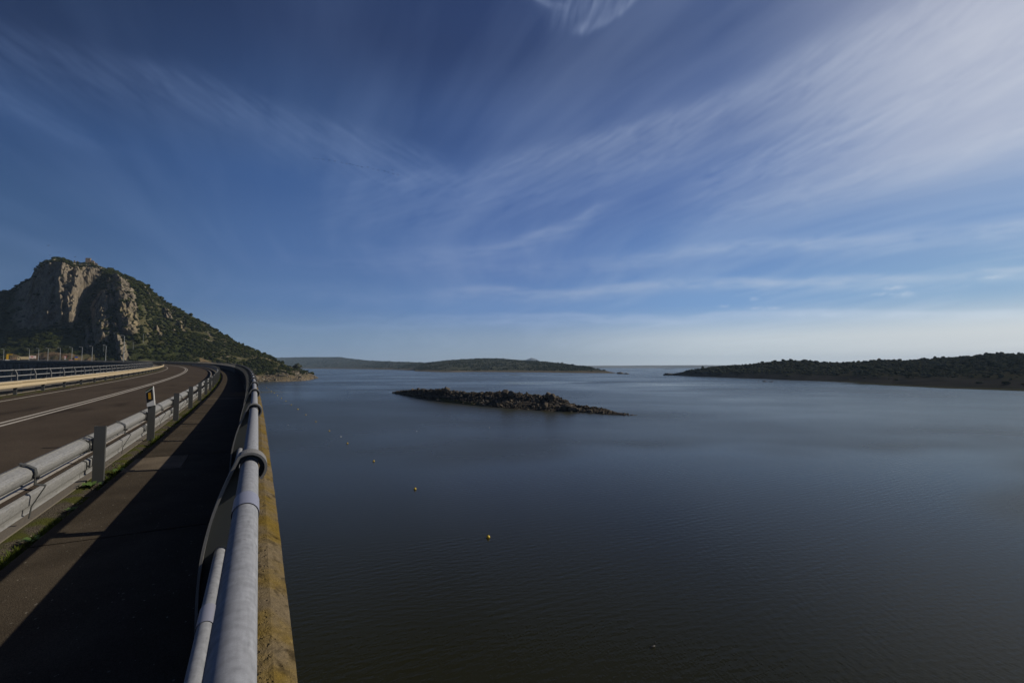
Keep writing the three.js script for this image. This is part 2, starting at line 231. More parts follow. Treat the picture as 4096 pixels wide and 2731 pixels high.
// ---------------------------------------------------------------- dam body and parapets
{
  const dam = group('dam');
  tag(dam, 'long curved concrete dam carrying the road, its dark buttressed face above the valley', 'dam');
  mesh('upstream_face', sweep([[0.06, 0.05], [0.06, -70]], S0, S1, 6), M.dam, dam);
  mesh('crest_slab', sweep([[0.06, -0.165], [-12.9, -0.165], [-12.9, -1.4], [-11.8, -2.2]], S0, S1, 6), M.dam, dam);
  mesh('downstream_face', sweep([[-11.8, -1], [-11.8, -9], [-30, -62]], S0, S1, 6), M.dam, dam);
  const bg = mergeGeometries([box(-1.0, 1.0, -40, 0, -0.8, 0.8), box(-1.25, 1.25, -0.9, 0, -1.1, 1.1)]);
  const bw = box(-1.6, 1.6, -40, 0, -2.6, 2.6);
  const r = rng(5);
  for (let s = 300, i = 0; s < 690; s += 5.5 + r() * 5.5, i++) { const b = mesh('buttress', r() < 0.3 ? bw : bg, M.dam, dam); put(b, s, -12.6 - (r() < 0.5 ? 0.6 : 0), -2.2 + 0.01 * i % 0.05); }
  const wall = group('parapet_wall');
  tag(wall, 'low concrete parapet stained with yellow lichen along the water side of the footpath', 'wall');
  const prof = [[0.004, -0.1], [0.002, 0.842], [0.008, 0.852], [0.054, 0.847], [0.115, 0.804], [0.113, 0.3], [0.11, -1.2]];
  const cuts = [S0, -5, 0.4, 6.2, 12.2, 18.2, 25.75, 27.1, 28.5, 36, 44, 52, 60, 80, 100, 140, 200, 300, 400, 500, 600, S1];
  for (let i = 0; i + 1 < cuts.length; i++) { const g = i > 5 && i < 9 ? 0.045 : 0.002; mesh('wall_panel', sweep([...prof, prof[0]], cuts[i] + (i > 6 && i < 9 ? 0.045 : 0.002), cuts[i + 1] - (i > 4 && i < 8 ? 0.045 : 0.002), i > 0 && i < 4 ? 0.035 : 1.2, { caps: true, wear: i > 0 && i < 4 ? (s, u, h) => (h > 0.6 && u > 0.03 ? [0.005 * fbm(s * 3.1, u * 40, 2, 4) - 0.018 * sstep(0.3, 0.5, fbm(s * 2.3, u * 8, 7.7, 3)), 0.005 * fbm(s * 4.3, u * 60, 5, 4) - 0.012 * sstep(0.28, 0.5, fbm(s * 3.7, u * 9, 9.1, 3))] : [0, 0]) : null }), M.wall, wall); }
}
// ---------------------------------------------------------------- railings
const arc = (cx, cy, r, a0, a1, n) => { const p = []; for (let i = 0; i <= n; i++) { const a = rad(lerp(a0, a1, i / n)); p.push([cx + r * Math.cos(a), cy + r * Math.sin(a)]); } return p; };
function spline(pts, n) { const c = new THREE.CatmullRomCurve3(pts.map((p) => new THREE.Vector3(p[0], p[1], 0)), false, 'centripetal'); return c.getPoints(n).map((p) => [p.x, p.y]); }
{
  const R1 = 0.04, U1 = -0.031, H1 = 1.16, U2 = -0.148, H2 = 0.748, R2 = 0.026;
  const rail = group('railing');
  tag(rail, 'galvanised tube railing with hooked plate posts on the parapet beside the water', 'railing');
  const cutsR = [-6, 2.0, 14.1, 26.2, 38.3, 62, 120, 250, S1 - 10];
  for (let i = 0; i + 1 < cutsR.length; i++) mesh('top_rail', sweep(tubeProfile(U1, H1, R1, i < 3 ? 32 : 12), cutsR[i] + 0.002, cutsR[i + 1] - 0.002, i < 3 ? 0.6 : 3, { smooth: true }), M.pipe, rail);
  for (let i = 0; i + 1 < cutsR.length; i++) mesh('lower_rail', sweep(tubeProfile(U2, H2, R2, i < 3 ? 24 : 10), cutsR[i] + 0.102, cutsR[i + 1] + 0.098, i < 3 ? 0.6 : 3, { smooth: true }), M.pipe, rail);
  for (let i = 1; i < 5; i++) { mesh('sleeve', sweep([...tubeProfile(U1, H1, R1 + 0.0035, 32)], cutsR[i] - 0.085, cutsR[i] + 0.085, 0.17, { smooth: true }), M.sleeve, rail); mesh('sleeve', sweep(tubeProfile(U2, H2, R2 + 0.003, 24), cutsR[i] + 0.03, cutsR[i] + 0.17, 0.14, { smooth: true }), M.sleeve, rail); }
  // one post: a bent flange and a plate, in local x (to the water) and y
  const RO = 0.074;
  const bend = [...spline([[-0.232, 0.02], [-0.232, 0.4], [-0.232, 0.6], [-0.219, 0.76], [-0.182, 0.94], [-0.134, 1.08], [U1 + RO * Math.cos(rad(128)), H1 + RO * Math.sin(rad(128))]], 26), ...arc(U1, H1, RO, 118, -48, 18)];
  const flange = strip(bend, 0.012, 0.125);
  const inner = bend.map(([x, y], i) => { const a = bend[Math.max(0, i - 1)], b = bend[Math.min(bend.length - 1, i + 1)], l = Math.hypot(b[0] - a[0], b[1] - a[1]); return [x + (b[1] - a[1]) / l * 0.004, y - (b[0] - a[0]) / l * 0.004]; });
  const sh = new THREE.Shape([...inner.map((p) => new THREE.Vector2(...p)), new THREE.Vector2(-0.02, 1.06), new THREE.Vector2(-0.04, 0.95), new THREE.Vector2(0, 0.8), new THREE.Vector2(0, 0.02)]);
  for (const [x, y, r] of [[U1, H1, R1 + 0.006], [U2, H2, R2 + 0.005]]) { const h = new THREE.Path(); h.absarc(x, y, r, 0, 7, true); sh.holes.push(h); }
  const web = new THREE.ExtrudeGeometry(sh, { depth: 0.01, bevelEnabled: false, curveSegments: 16 }); web.translate(0, 0, -0.005);
  const foot = box(-0.25, 0.0, 0.004, 0.03, -0.07, 0.07);
  const loS = new THREE.Shape([[-0.232, 0.02], [-0.232, 0.6], [-0.217, 0.78], [-0.132, 1.09], [-0.04, 1.235], [0.03, 1.21], [0.05, 1.13], [-0.01, 1.1], [-0.06, 0.98], [-0.004, 0.8], [-0.004, 0.02]].map((p) => new THREE.Vector2(...p)));
  const low = mergeGeometries([new THREE.ExtrudeGeometry(loS, { depth: 0.02, bevelEnabled: false }), strip([[-0.232, 0.02], [-0.232, 0.6], [-0.217, 0.78], [-0.132, 1.09], [-0.04, 1.238], [0.04, 1.21], [0.05, 1.13]], 0.012, 0.075)]);
  for (let i = -1, s; (s = 2.78 + 3.03 * i) < 640; i++) {
    if (i < 24) { const p = mesh('post', flange, M.post, rail); put(p, s, 0, 0); mesh('plate', web, M.web, p); mesh('foot', foot, M.post, p); } else put(mesh('post', low, M.post, rail), s, 0, 0);
  }
}
{ // railing on the far side of the road, bars on curved posts over a kerb wall
  const UL = -12.3, rail = group('railing');
  tag(rail, 'railing of three thin bars on curved posts beyond the cream crash barrier', 'railing');
  for (const h of [1.03, 0.69, 0.36]) mesh('rail', sweep(tubeProfile(UL - (h > 1 ? 0.13 : h > 0.6 ? 0.03 : 0), h, 0.036, 8), 18, 660, 2.5, { smooth: true }), M.galv, rail);
  const bend = spline([[0.02, 0.1], [0.02, 0.55], [0.0, 0.8], [-0.06, 0.96], [-0.15, 1.06], [-0.21, 1.06]], 14);
  const pg = mergeGeometries([strip(bend, 0.1, 0.02), strip(bend.map(([x, y]) => [x + 0.05, y + 0.01]), 0.014, 0.1), strip([[-0.2, 0.1], [-0.2, 0.55], [-0.19, 0.8], [-0.15, 1.0]], 0.03, 0.03)]);
  for (let s = 21; s < 650; s += 3.2) put(mesh('post', pg, M.post, rail), s, UL, 0);
  const w = group('parapet_wall');
  tag(w, 'pale low parapet under the thin barred railing across the road', 'wall');
  mesh('wall_core', sweep([[-12.6, -0.9], [-12.6, 0.2], [-12.08, 0.2], [-12.08, -0.16]], S0, S1, 4), M.dam, w);
  tag(mesh('side_walk', sweep([[-12.08, 0.02], [-10.95, 0.02], [-10.93, -0.16]], S0, S1, 4), M.kerb), null, null, null, 'structure');
  const kerb = tag(mesh('kerb', sweep([[-10.9, -0.16], [-10.9, 0.02], [-10.62, 0.03], [-10.6, -0.16]], S0, S1, 4), M.dam), null, null, null, 'structure');
  for (let s = 22; s < 150; s += 2.9) { const kk = mesh('kerb_block', new RoundedBoxGeometry(0.3, 0.22, 2.62, 1, 0.02), M.kerb, kerb); kk.position.set(...at(s, -10.74, -0.035)); kk.rotation.y = psi(s); }
}
// ---------------------------------------------------------------- crash barriers
const cz = (w, d, t, h0, h1) => { const s = new THREE.Shape([[-w / 2, 0], [w / 2, 0], [w / 2, d], [w / 2 - 0.025, d], [w / 2 - 0.025, d - t], [w / 2 - t, d - t], [w / 2 - t, t], [-w / 2 + t, t], [-w / 2 + t, d - t], [-w / 2 + 0.025, d - t], [-w / 2 + 0.025, d], [-w / 2, d]].map((p) => new THREE.Vector2(...p))); const g = new THREE.ExtrudeGeometry(s, { depth: h1 - h0, bevelEnabled: false }); g.rotateX(-Math.PI / 2); g.translate(0, h0, 0); return g; };
{
  const b = group('crash_barrier');
  tag(b, 'grey steel crash barrier with dark channel posts between the road and the footpath', 'crash barrier');
  const up = [[-2.165, 0.588], [-2.185, 0.585], [-2.19, 0.575], [-2.12, 0.55], [-2.085, 0.52], [-2.075, 0.485], [-2.085, 0.435], [-2.12, 0.4], [-2.185, 0.375], [-2.19, 0.365], [-2.165, 0.355]];
  const dn = [[-2.15, 0.262], [-2.14, 0.268], [-2.105, 0.25], [-2.1, 0.235], [-2.102, 0.15], [-2.115, 0.135], [-2.15, 0.12], [-2.155, 0.05], [-2.14, 0.042]];
  const P0 = 8.92 - 3.97 * 3, joints = []; for (let s = P0; s < 180; s += 3.97) joints.push(s);
  for (let i = 0; i + 1 < joints.length; i++) { const n = i < 14 ? 0.66 : 2; const e = (i % 2) * 0.003; mesh('beam', sweep(up.map(([u, h]) => [u + e, h]), joints[i] - 0.16, joints[i + 1] + 0.16, n, { smooth: true }), M.galv, b); mesh('lower_beam', sweep(dn.map(([u, h]) => [u + e, h]), joints[i] - 0.16, joints[i + 1] + 0.16, n, { smooth: true }), M.galv, b); }
  mesh('beam', sweep(up, 180, 650, 3, { smooth: true }), M.galv, b);
  const post = cz(0.13, 0.06, 0.006, -0.3, 0.735), block = mergeGeometries([box(-0.1, -0.06, 0.38, 0.56, -0.05, -0.01), box(-0.12, -0.085, 0.42, 0.52, -0.11, 0.03)]), bolt = new THREE.CylinderGeometry(0.014, 0.014, 0.05, 8); bolt.rotateZ(Math.PI / 2);
  const strap = mergeGeometries([strip([[-2.19, 0.602], [-2.12, 0.572], [-2.065, 0.535], [-2.056, 0.49], [-2.06, 0.375]], 0.008, 0.06), strip([[-2.06, 0.368], [-1.975, 0.35]], 0.007, 0.06), strip([[-1.977, 0.343], [-2.08, 0.14], [-2.095, 0.02]], 0.007, 0.03)]);
  const loop = strip([[-2.18, 0.598], [-2.11, 0.562], [-2.07, 0.525], [-2.062, 0.48], [-2.075, 0.43], [-2.115, 0.388], [-2.17, 0.37]], 0.009, 0.022), loop2 = strip([[-2.14, 0.275], [-2.1, 0.26], [-2.088, 0.235], [-2.092, 0.145], [-2.13, 0.12]], 0.009, 0.022);
  let i = 0;
  for (let s = P0; s < 640; s += 3.97, i++) {
    const p = mesh('post', post, M.gpost, b); put(p, s, -1.99, 0);
    if (i < 30) { const k = mesh('spacer', block, M.gpost, p); for (const [x, y] of [[-0.1, 0.54], [-0.1, 0.4], [-0.1, 0.19]]) { const q = mesh('bolt', bolt, M.dark, p); q.position.set(x, y, 0.1); } for (const g of [loop, loop2]) for (const ds of [-0.11, 0.17]) { const q = mesh('bracket', g, M.gpost, b); put(q, s + ds, 0, 0); } const q = mesh('bracket', strap, M.gpost, b); put(q, s + 1.95, 0, 0); const bb = mesh('bolt', bolt, M.dark, b); put(bb, s + 1.95, -2.05, 0.44); }
  }
  // delineator on the second post
  const dl = group('delineator');
  tag(dl, 'white marker board with black patch and amber reflector on a barrier post', 'marker post');
  const hw = 0.068, face = new THREE.Shape([[-hw, 0], [hw, 0.02], [hw - 0.004, 0.43], [-hw - 0.004, 0.34]].map((p) => new THREE.Vector2(...p)));
  const bd = new THREE.ExtrudeGeometry(face, { depth: 0.045, bevelEnabled: true, bevelSize: 0.004, bevelThickness: 0.004, bevelSegments: 2 });
  mesh('board', bd, M.white, dl);
  const patch = new THREE.ExtrudeGeometry(new THREE.Shape([[-hw, 0.075], [hw - 0.015, 0.135], [hw - 0.018, 0.385], [-hw, 0.305]].map((p) => new THREE.Vector2(...p))), { depth: 0.003, bevelEnabled: false }); patch.translate(-0.002, 0, 0.0495);
  mesh('black_patch', patch, M.black, dl);
  mesh('reflector', box(-0.033, 0.012, 0.16, 0.3, 0.0526, 0.058), M.amber, dl);
  mesh('cap', new THREE.ExtrudeGeometry(new THREE.Shape([[-hw - 0.004, 0.348], [hw - 0.012, 0.432], [hw - 0.012, 0.40], [-hw - 0.004, 0.318]].map((p) => new THREE.Vector2(...p))), { depth: 0.004, bevelEnabled: false }).translate(0, 0, 0.049), std([0.03, 0.07, 0.03], 0.7), dl);  // green strip added for the shaded, colour-fringed top of the white board
  put(dl, P0 + 3.97 * 4 - 0.02, -1.99, 0.69); dl.rotation.z = rad(5); dl.rotation.order = 'YXZ';
}
{
  const b = group('crash_barrier');
  tag(b, 'cream sunlit crash barrier along the far side of the road', 'crash barrier');
  tag(mesh('grass_strip', sweep([[-10.58, -0.1], [-10.4, -0.085], [-10.15, -0.095], [-10.02, -0.118]], S0, S1, 2, { smooth: true }), std(0xffffff, 1, { map: tVerge, bumpMap: tPebble, bumpScale: 0.02 })), null, null, null, 'structure');
  const pr = [[-10.12, 0.335], [-10.09, 0.34], [-10.06, 0.36], [-10.06, 0.45], [-10.115, 0.485], [-10.115, 0.53], [-10.06, 0.565], [-10.06, 0.65], [-10.09, 0.67], [-10.125, 0.675], [-10.15, 0.66]];
  const P0 = 17.2; let i = 0;
  for (let s = P0; s < 150; s += 3.97) mesh('beam', sweep(pr.map(([u, h]) => [u + (i % 2) * 0.004, h - 0.05]), s - 0.16, s + 3.97 + 0.16, 2, { smooth: true }), M.cream, b, i++);
  mesh('beam', sweep(pr.map(([u, h]) => [u, h - 0.05]), 152, 650, 3, { smooth: true }), M.cream, b);
  const post = mergeGeometries([cz(0.13, 0.07, 0.008, -0.3, 0.65), box(0.04, 0.14, 0.34, 0.58, -0.06, 0.0)]);
  for (let s = P0, k = 0; s < 640 && k < 150; s += 3.97, k++) put(mesh('post', post, M.gpost, b), s, -10.28, 0);
}
// ---------------------------------------------------------------- water and valley
const WL = EYE - 24; // water level
const ray = (x, y) => { const a = (x - CX) / FOC, v = (CY - y) / FOC, c = Math.cos(PITCH), s = Math.sin(PITCH); return new THREE.Vector3(a, v * c + s, v * s - c); };
const onPlane = (x, y, h) => { const r = ray(x, y), t = (h - EYE) / r.y; return new THREE.Vector3(r.x * t, h, r.z * t); };
const atDepth = (x, y, d) => { const r = ray(x, y), t = d / -r.z; return new THREE.Vector3(r.x * t, EYE + r.y * t, r.z * t); };
{
  const edge = (u) => { const p = []; for (let s = -420; s <= 1000; s += 10) { const q = at(s, u, 0); p.push([q[0], q[2]]); } return p; };
  const sheet = (pts, y, scale = 1) => { const g = new THREE.ShapeGeometry(new THREE.Shape(pts.map(([x, z]) => new THREE.Vector2(x, -z)))); g.rotateX(-Math.PI / 2); g.translate(0, y, 0); return g; };
  const E0 = edge(0), a = E0[0], b = E0[E0.length - 1];
  const T = 1024, wave = new Float32Array(T * T), r = rng(77), comps = [];
  // sum of small wind waves that fit the tile exactly
  for (let i = 0; i < 90; i++) { const k = 18 + 110 * Math.pow(r(), 1.2), dir = rad((i % 3 ? -62 : 24) + 44 * (r() + r() - 1)), kx = Math.round(k * Math.cos(dir)), kz = Math.round(k * Math.sin(dir)); comps.push([kx, kz, r() * 6.283, 1 / Math.pow(Math.hypot(kx, kz), 1.15)]); }
  const sn = new Float32Array(4096); for (let i = 0; i < 4096; i++) sn[i] = Math.sin(i / 4096 * 6.28318530718);
  let mx = 0;
  for (let y = 0; y < T; y++) for (let x = 0; x < T; x++) { let h = 0; for (const [kx, kz, p, am] of comps) h += am * sn[((kx * x + kz * y) * 4 + (p * 652) | 0) & 4095]; wave[y * T + x] = h; mx = Math.max(mx, Math.abs(h)); }
  const tWave = tex(T, (u, v, x, y) => { const h = 0.5 + 0.5 * wave[y * T + x] / mx; return h; }, { srgb: false }); tWave.repeat.set(1 / 26, 1 / 26);
  const tWind = tex(1024, (u, v) => { const s = tfbm(u, v, 5, 4.4, 5), f = tfbm(u, v, 14, 9.9, 4); return [0, clamp(0.5 + 0.5 * s - 0.32 * sstep(0.12, 0.3, tfbm(u, v, 4, 1.9, 4)) + 0.12 * f, 0.12, 0.9), 0]; }, { srgb: false }); tWind.repeat.set(1 / 900, 1 / 620);
  const mat = new THREE.MeshPhysicalMaterial({ color: RGB(0.0102, 0.0104, 0.0038), roughness: 0.5, roughnessMap: tWind, ior: 1.333, specularIntensity: 0.3, sheen: 0.12, sheenColor: RGB(0.95, 0.85, 0.5), sheenRoughness: 0.6, bumpMap: tWave, bumpScale: 0.034 });  // warm sheen added to tint the grazing reflection; water itself has none
  tag(mesh('water', sheet([...E0, [-4000, b[1]], [-4000, -11000], [11000, -11000], [11000, a[1]]], WL), mat), null, null, null, 'structure');
  const V0 = edge(-26);
  tag(mesh('valley_ground', sheet([...V0, [-3000, V0[V0.length - 1][1]], [-3000, V0[0][1]]], -58), std([0.07, 0.075, 0.035], 1)), null, null, null, 'structure');
}
// ---------------------------------------------------------------- plants and stones, built once
function leafBall(seed, { leaves = 170, det = 2, flat = 0.8, size = 0.2 } = {}) {
  const r = rng(seed), lobes = []; for (let i = 0; i < 9; i++) { const a = r() * 6.283, e = Math.asin(r() * 1.1 - 0.1); lobes.push([new THREE.Vector3(Math.cos(a) * Math.cos(e), Math.sin(e), Math.sin(a) * Math.cos(e)), 0.12 + 0.28 * r()]); }
  const rr = (d) => { let q = 0.7; for (const [l, k] of lobes) q += k * Math.pow(Math.max(0, d.dot(l)), 7); return q + 0.16 * noise(d.x * 3.1 + seed, d.y * 3.1, d.z * 3.1) + 0.09 * noise(d.x * 7 + seed, d.y * 7, d.z * 7); };
  const g = mergeVertices(new THREE.IcosahedronGeometry(1, det)), p = g.attributes.position, v = new THREE.Vector3();
  for (let i = 0; i < p.count; i++) { v.fromBufferAttribute(p, i).normalize(); const q = rr(v) * 0.93; p.setXYZ(i, v.x * q, Math.max(-0.35, v.y * q * flat) + 0.35, v.z * q); }
  g.deleteAttribute('uv'); g.deleteAttribute('normal');
  const pos = [], n0 = g.toNonIndexed(); pos.push(...n0.attributes.position.array);
  const up = new THREE.Vector3(), s1 = new THREE.Vector3(), s2 = new THREE.Vector3();
  for (let i = 0; i < leaves; i++) { const a = r() * 6.283, e = Math.asin(r() * 1.25 - 0.25); v.set(Math.cos(a) * Math.cos(e), Math.sin(e), Math.sin(a) * Math.cos(e)); const q = rr(v) * (0.9 + 0.2 * r()), c = [v.x * q, v.y * q * flat + 0.35, v.z * q]; up.set(r() - 0.5, r() - 0.5, r() - 0.5).add(v).normalize(); s1.set(r() - 0.5, r() - 0.5, r() - 0.5).cross(up).normalize(); s2.crossVectors(up, s1); const w = size * (0.5 + r()), f = (x, y) => [c[0] + s1.x * x * w + s2.x * y * w, c[1] + s1.y * x * w + s2.y * y * w, c[2] + s1.z * x * w + s2.z * y * w]; pos.push(...f(-0.5, -0.4), ...f(0.5, -0.35), ...f(0.05, 0.6)); }
  const o = new THREE.BufferGeometry(); o.setAttribute('position', new THREE.Float32BufferAttribute(pos, 3)); o.computeVertexNormals();
  const col = new Float32Array(pos.length); for (let i = 0; i < pos.length / 9; i++) { const k = 0.62 + 0.76 * r(), w = r(); for (let j = 0; j < 3; j++) col.set([k * (0.9 + 0.3 * w), k, k * (1 - 0.3 * w)], i * 9 + j * 3); }
  o.setAttribute('color', new THREE.Float32BufferAttribute(col, 3)); return o;
}
function stone(seed, det = 2) {
  const r = rng(seed), g = mergeVertices(new THREE.IcosahedronGeometry(1, det)), p = g.attributes.position, v = new THREE.Vector3(), pl = [];
  for (let i = 0; i < 11; i++) { const a = r() * 6.283, e = Math.asin(2 * r() - 1); pl.push([new THREE.Vector3(Math.cos(a) * Math.cos(e), Math.sin(e), Math.sin(a) * Math.cos(e)), 0.5 + 0.34 * r()]); }
  for (let i = 0; i < p.count; i++) { v.fromBufferAttribute(p, i).normalize(); v.multiplyScalar(1 + 0.12 * noise(v.x * 2 + seed, v.y * 2, v.z * 2)); for (const [n, d] of pl) { const k = v.dot(n) - d; if (k > 0) v.addScaledVector(n, -k); } v.multiplyScalar(1.25 + 0.06 * noise(v.x * 6 + seed, v.y * 6, v.z * 6)); p.setXYZ(i, v.x, v.y, v.z); }
  g.deleteAttribute('uv'); g.deleteAttribute('normal'); return toCreasedNormals(g, 0.5);
}
const crowns = [leafBall(1), leafBall(2), leafBall(3), leafBall(4)], farCrowns = [leafBall(5, { leaves: 60, det: 1, size: 0.3 }), leafBall(6, { leaves: 60, det: 1, size: 0.3 })];
const stones = [1, 2, 3, 4, 5, 6].map((i) => stone(i));
const trunkG = new THREE.CylinderGeometry(0.05, 0.09, 0.5, 6); trunkG.translate(0, 0.1, 0);
M.leaf = std([0.028, 0.036, 0.013], 1, { vertexColors: true });
M.leafB = std([0.034, 0.042, 0.015], 1, { vertexColors: true });
M.leafHazed = std([0.085, 0.096, 0.075], 1, { vertexColors: true });  // palest leaves: haze over the right hill is put into the colour
M.bark = std([0.06, 0.05, 0.035], 1);
const tRock = tex(512, (u, v, x, y) => { const k = 1 + 0.7 * tfbm(u, v, 7, 4, 5) + 0.35 * (gr(x, y) - 0.5); return [k * 0.24, k * 0.205, k * 0.155]; });
M.stone = std([0.2, 0.168, 0.125], 0.95); M.stoneB = std([0.15, 0.125, 0.095], 0.95); M.stoneC = std([0.29, 0.25, 0.19], 0.95); M.stoneD = std([0.115, 0.1, 0.082], 0.95);
const tmpM = new THREE.Matrix4(), tmpQ = new THREE.Quaternion(), tmpE = new THREE.Euler(), tmpS = new THREE.Vector3();
function scatter(name, list, geos, mat, tint, parent) { // one object of many small copies
  const out = [];
  geos.forEach((g, k) => { const l = list.filter((_, i) => i % geos.length === k); if (!l.length) return; const im = new THREE.InstancedMesh(g, mat, l.length); im.name = parent ? name : numbered(name); im.castShadow = im.receiveShadow = true; l.forEach((q, i) => { tmpE.set(q.tx ?? 0, q.turn, q.tz ?? 0); tmpQ.setFromEuler(tmpE); tmpM.compose(q.p, tmpQ, tmpS.set(q.s * (q.wx ?? 1), q.s * (q.wy ?? 1), q.s * (q.wz ?? 1))); im.setMatrixAt(i, tmpM); if (tint) im.setColorAt(i, tint(q)); }); (parent ?? scene).add(im); im.userData.kind = 'stuff'; out.push(im); });
  return out;
}
// ---------------------------------------------------------------- land: a skyline, a foot, and slopes between, laid on the ground in front of the viewer
function land(o) {
  const cols = Math.round((o.x1 - o.x0) / o.dx), nf = o.nf;
  const tt = (() => { if (!o.rows) return (j) => j / nf; const N = 2000, c = [0]; for (let i = 0; i < N; i++) c.push(c[i] + o.rows((i + 0.5) / N)); const out = []; for (let j = 0, i = 0; j <= nf; j++) { const q = c[N] * j / nf; while (i < N && c[i + 1] < q) i++; out.push(Math.min(1, (i + (q - c[i]) / ((c[i + 1] - c[i]) || 1)) / N)); } return (j) => (j <= nf ? out[j] : j / nf); })();
  const nb = o.nb ?? 6, pos = [], uv = [], meta = [], ind = [];
  for (let i = 0; i <= cols; i++) {
    const x = o.x0 + (o.x1 - o.x0) * i / cols, X = (x - CX) / FOC, zf = o.zf(x), zr = Math.max(o.zr(x), zf + 1), top = (366 - o.sky(x)) / FOC * zr * 1.002, foot = o.foot(x);
    for (let j = 0; j <= nf + nb; j++) {
      const t = tt(j); let z, rel;
      if (t <= 1) { z = lerp(zf, zr, t); rel = lerp(foot, top, o.prof(t, x)); } else { z = zr + (t - 1) * nf / nb * (o.back ?? 150); rel = lerp(top, Math.min(foot, -26), Math.pow((t - 1) * nf / nb, 1.3)); }
      let p = [X * z, EYE + rel, -z];
      if (o.bend) p = o.bend(p, t, x, { z, zr, top, foot, X });
      pos.push(...p); uv.push(p[0], -p[2]); meta.push(t, x);
    }
  }
  const n = nf + nb + 1;
  for (let i = 0; i < cols; i++) for (let j = 0; j < nf + nb; j++) { const a = i * n + j; ind.push(a, a + n, a + 1, a + 1, a + n, a + n + 1); }
  const g = new THREE.BufferGeometry(); g.setAttribute('position', new THREE.Float32BufferAttribute(pos, 3)); g.setAttribute('uv', new THREE.Float32BufferAttribute(uv, 2)); g.setIndex(ind); g.computeVertexNormals();
  const col = new Float32Array(pos.length), N = g.attributes.normal.array, rock = new Float32Array(pos.length / 3);
  for (let i = 0; i < rock.length; i++) { const c = o.color([pos[i * 3], pos[i * 3 + 1], pos[i * 3 + 2]], N[i * 3 + 1], meta[i * 2], meta[i * 2 + 1]); rock[i] = c[3] ?? 0; col.set(c.slice(0, 3), i * 3); }
  g.setAttribute('color', new THREE.BufferAttribute(col, 3));
  const m = tag(mesh(o.name, g, o.mat), o.label, null, null, 'structure');
  const ts = []; for (let j = 0; j <= nf; j++) ts.push(tt(j));
  const row = (q) => { let a = 0, b = nf; while (b - a > 1) { const c = (a + b) >> 1; if (ts[c] <= q) a = c; else b = c; } return a; };
  return { m, pos, rock, meta, N, n, cols, nf, nb, row };
}
const tGround = tex(512, (u, v, x, y) => 0.5 + 0.8 * tfbm(u, v, 12, 3, 5) + 0.25 * (gr(x, y) - 0.5), { srgb: false }); tGround.repeat.set(1 / 19, 1 / 19);
M.land = std(0xffffff, 1, { vertexColors: true, bumpMap: tGround, bumpScale: 0.9 });
M.farLand = std(0xffffff, 1, { vertexColors: true });
const mix3 = (a, b, t) => a.map((q, i) => lerp(q, b[i], t));
const px = (p) => { const c = Math.cos(PITCH), s = Math.sin(PITCH), y = p[1] - EYE, d = -p[2] * c + y * s; return [CX + FOC * p[0] / d, CY - FOC * (y * c + p[2] * s) / d, d]; };

// castle hill
const hillSky = curve([[-150, 312], [-60, 302], [0, 292.6], [9.3, 288.5], [18.5, 282.5], [26.8, 277], [30.5, 268.5], [37, 264.5], [44.4, 259.8], [50, 258.6], [59, 259.6], [63.8, 262], [68.5, 262.6], [74, 264], [86, 263.6], [96, 265], [106.4, 268.5], [115.6, 272.5], [127.7, 277.3], [137, 282], [147, 287.3], [157.3, 296.3], [166.5, 303], [175, 307], [209, 325.6], [235, 341], [261, 352], [272, 357], [280, 361.6], [290, 366], [302, 369.2], [310, 372.5], [317.6, 377], [322, 381]]);
const aEdge = (t) => lerp(75, 101, sstep(0.5, 0.84, t));
const A = (x, t) => { const e = aEdge(t); return sstep(2, 36, x) * (1 - sstep(e - 3, e + 4, x)); };
const pA = curve([[0, 0], [0.25, 0.18], [0.44, 0.33], [0.52, 0.46], [0.66, 0.82], [0.76, 0.91], [1, 1]]), pB = curve([[0, 0], [0.12, 0.09], [0.5, 0.62], [0.7, 0.84], [1, 1]]), pG = curve([[0, 0], [0.2, 0.13], [0.5, 0.47], [0.8, 0.82], [1, 1]]);
const tent = (d, wl, wr) => (d < 0 ? Math.max(0, 1 + d / wl) : Math.max(0, 1 - d / wr));
const Bz = (x) => sstep(88, 102, x) * (1 - sstep(138, 152, x));
// rock fins on the slope: how far up they run, where their right edge stands low and high, width, reach, sharpness
const fins = [
  { t0: 0.27, t1: 0.76, x0: 141, x1: 129, w: 16, r: 34 }, { t0: 0.2, t1: 0.57, x0: 112, x1: 105, w: 12, r: 26 }, { t0: 0.09, t1: 0.34, x0: 131.5, x1: 120, w: 8, r: 19 },
  { t0: 0.3, t1: 0.52, x0: 125, x1: 119, w: 5, r: 12 }, { t0: 0.42, t1: 0.66, x0: 115, x1: 110, w: 5, r: 12 }, { t0: 0.17, t1: 0.4, x0: 93.5, x1: 90, w: 5, r: 12 },
  { t0: 0.7, t1: 0.84, x0: 172, x1: 169, w: 6, r: 9 }, { t0: 0.6, t1: 0.74, x0: 186, x1: 181, w: 5, r: 7 }, { t0: 0.78, t1: 0.9, x0: 152, x1: 146, w: 7, r: 8 }, { t0: 0.42, t1: 0.52, x0: 163, x1: 160, w: 4, r: 6 }];
function finAt(x, t, p) { let out = 0, m = 0; for (const f of fins) { if (t < f.t0 - 0.04 || t > f.t1 + 0.04) continue; const k = (t - f.t0) / (f.t1 - f.t0), e = sstep(-0.06, 0.1, k) * (1 - sstep(0.8, 1.06, k)), wob = 0.16 * f.w * noise(p[1] / 13, f.x0, 2) + 0.1 * f.w * noise(p[1] / 5, f.x0, 5), d = x + wob - lerp(f.x0, f.x1, k), v = tent(d + f.w * 1.05, f.w * 0.5, f.w * 1.15) * e; out = Math.max(out, f.r * Math.min(1, v * 1.25)); m = Math.max(m, sstep(0.06, 0.3, v)); } return [out, m]; }
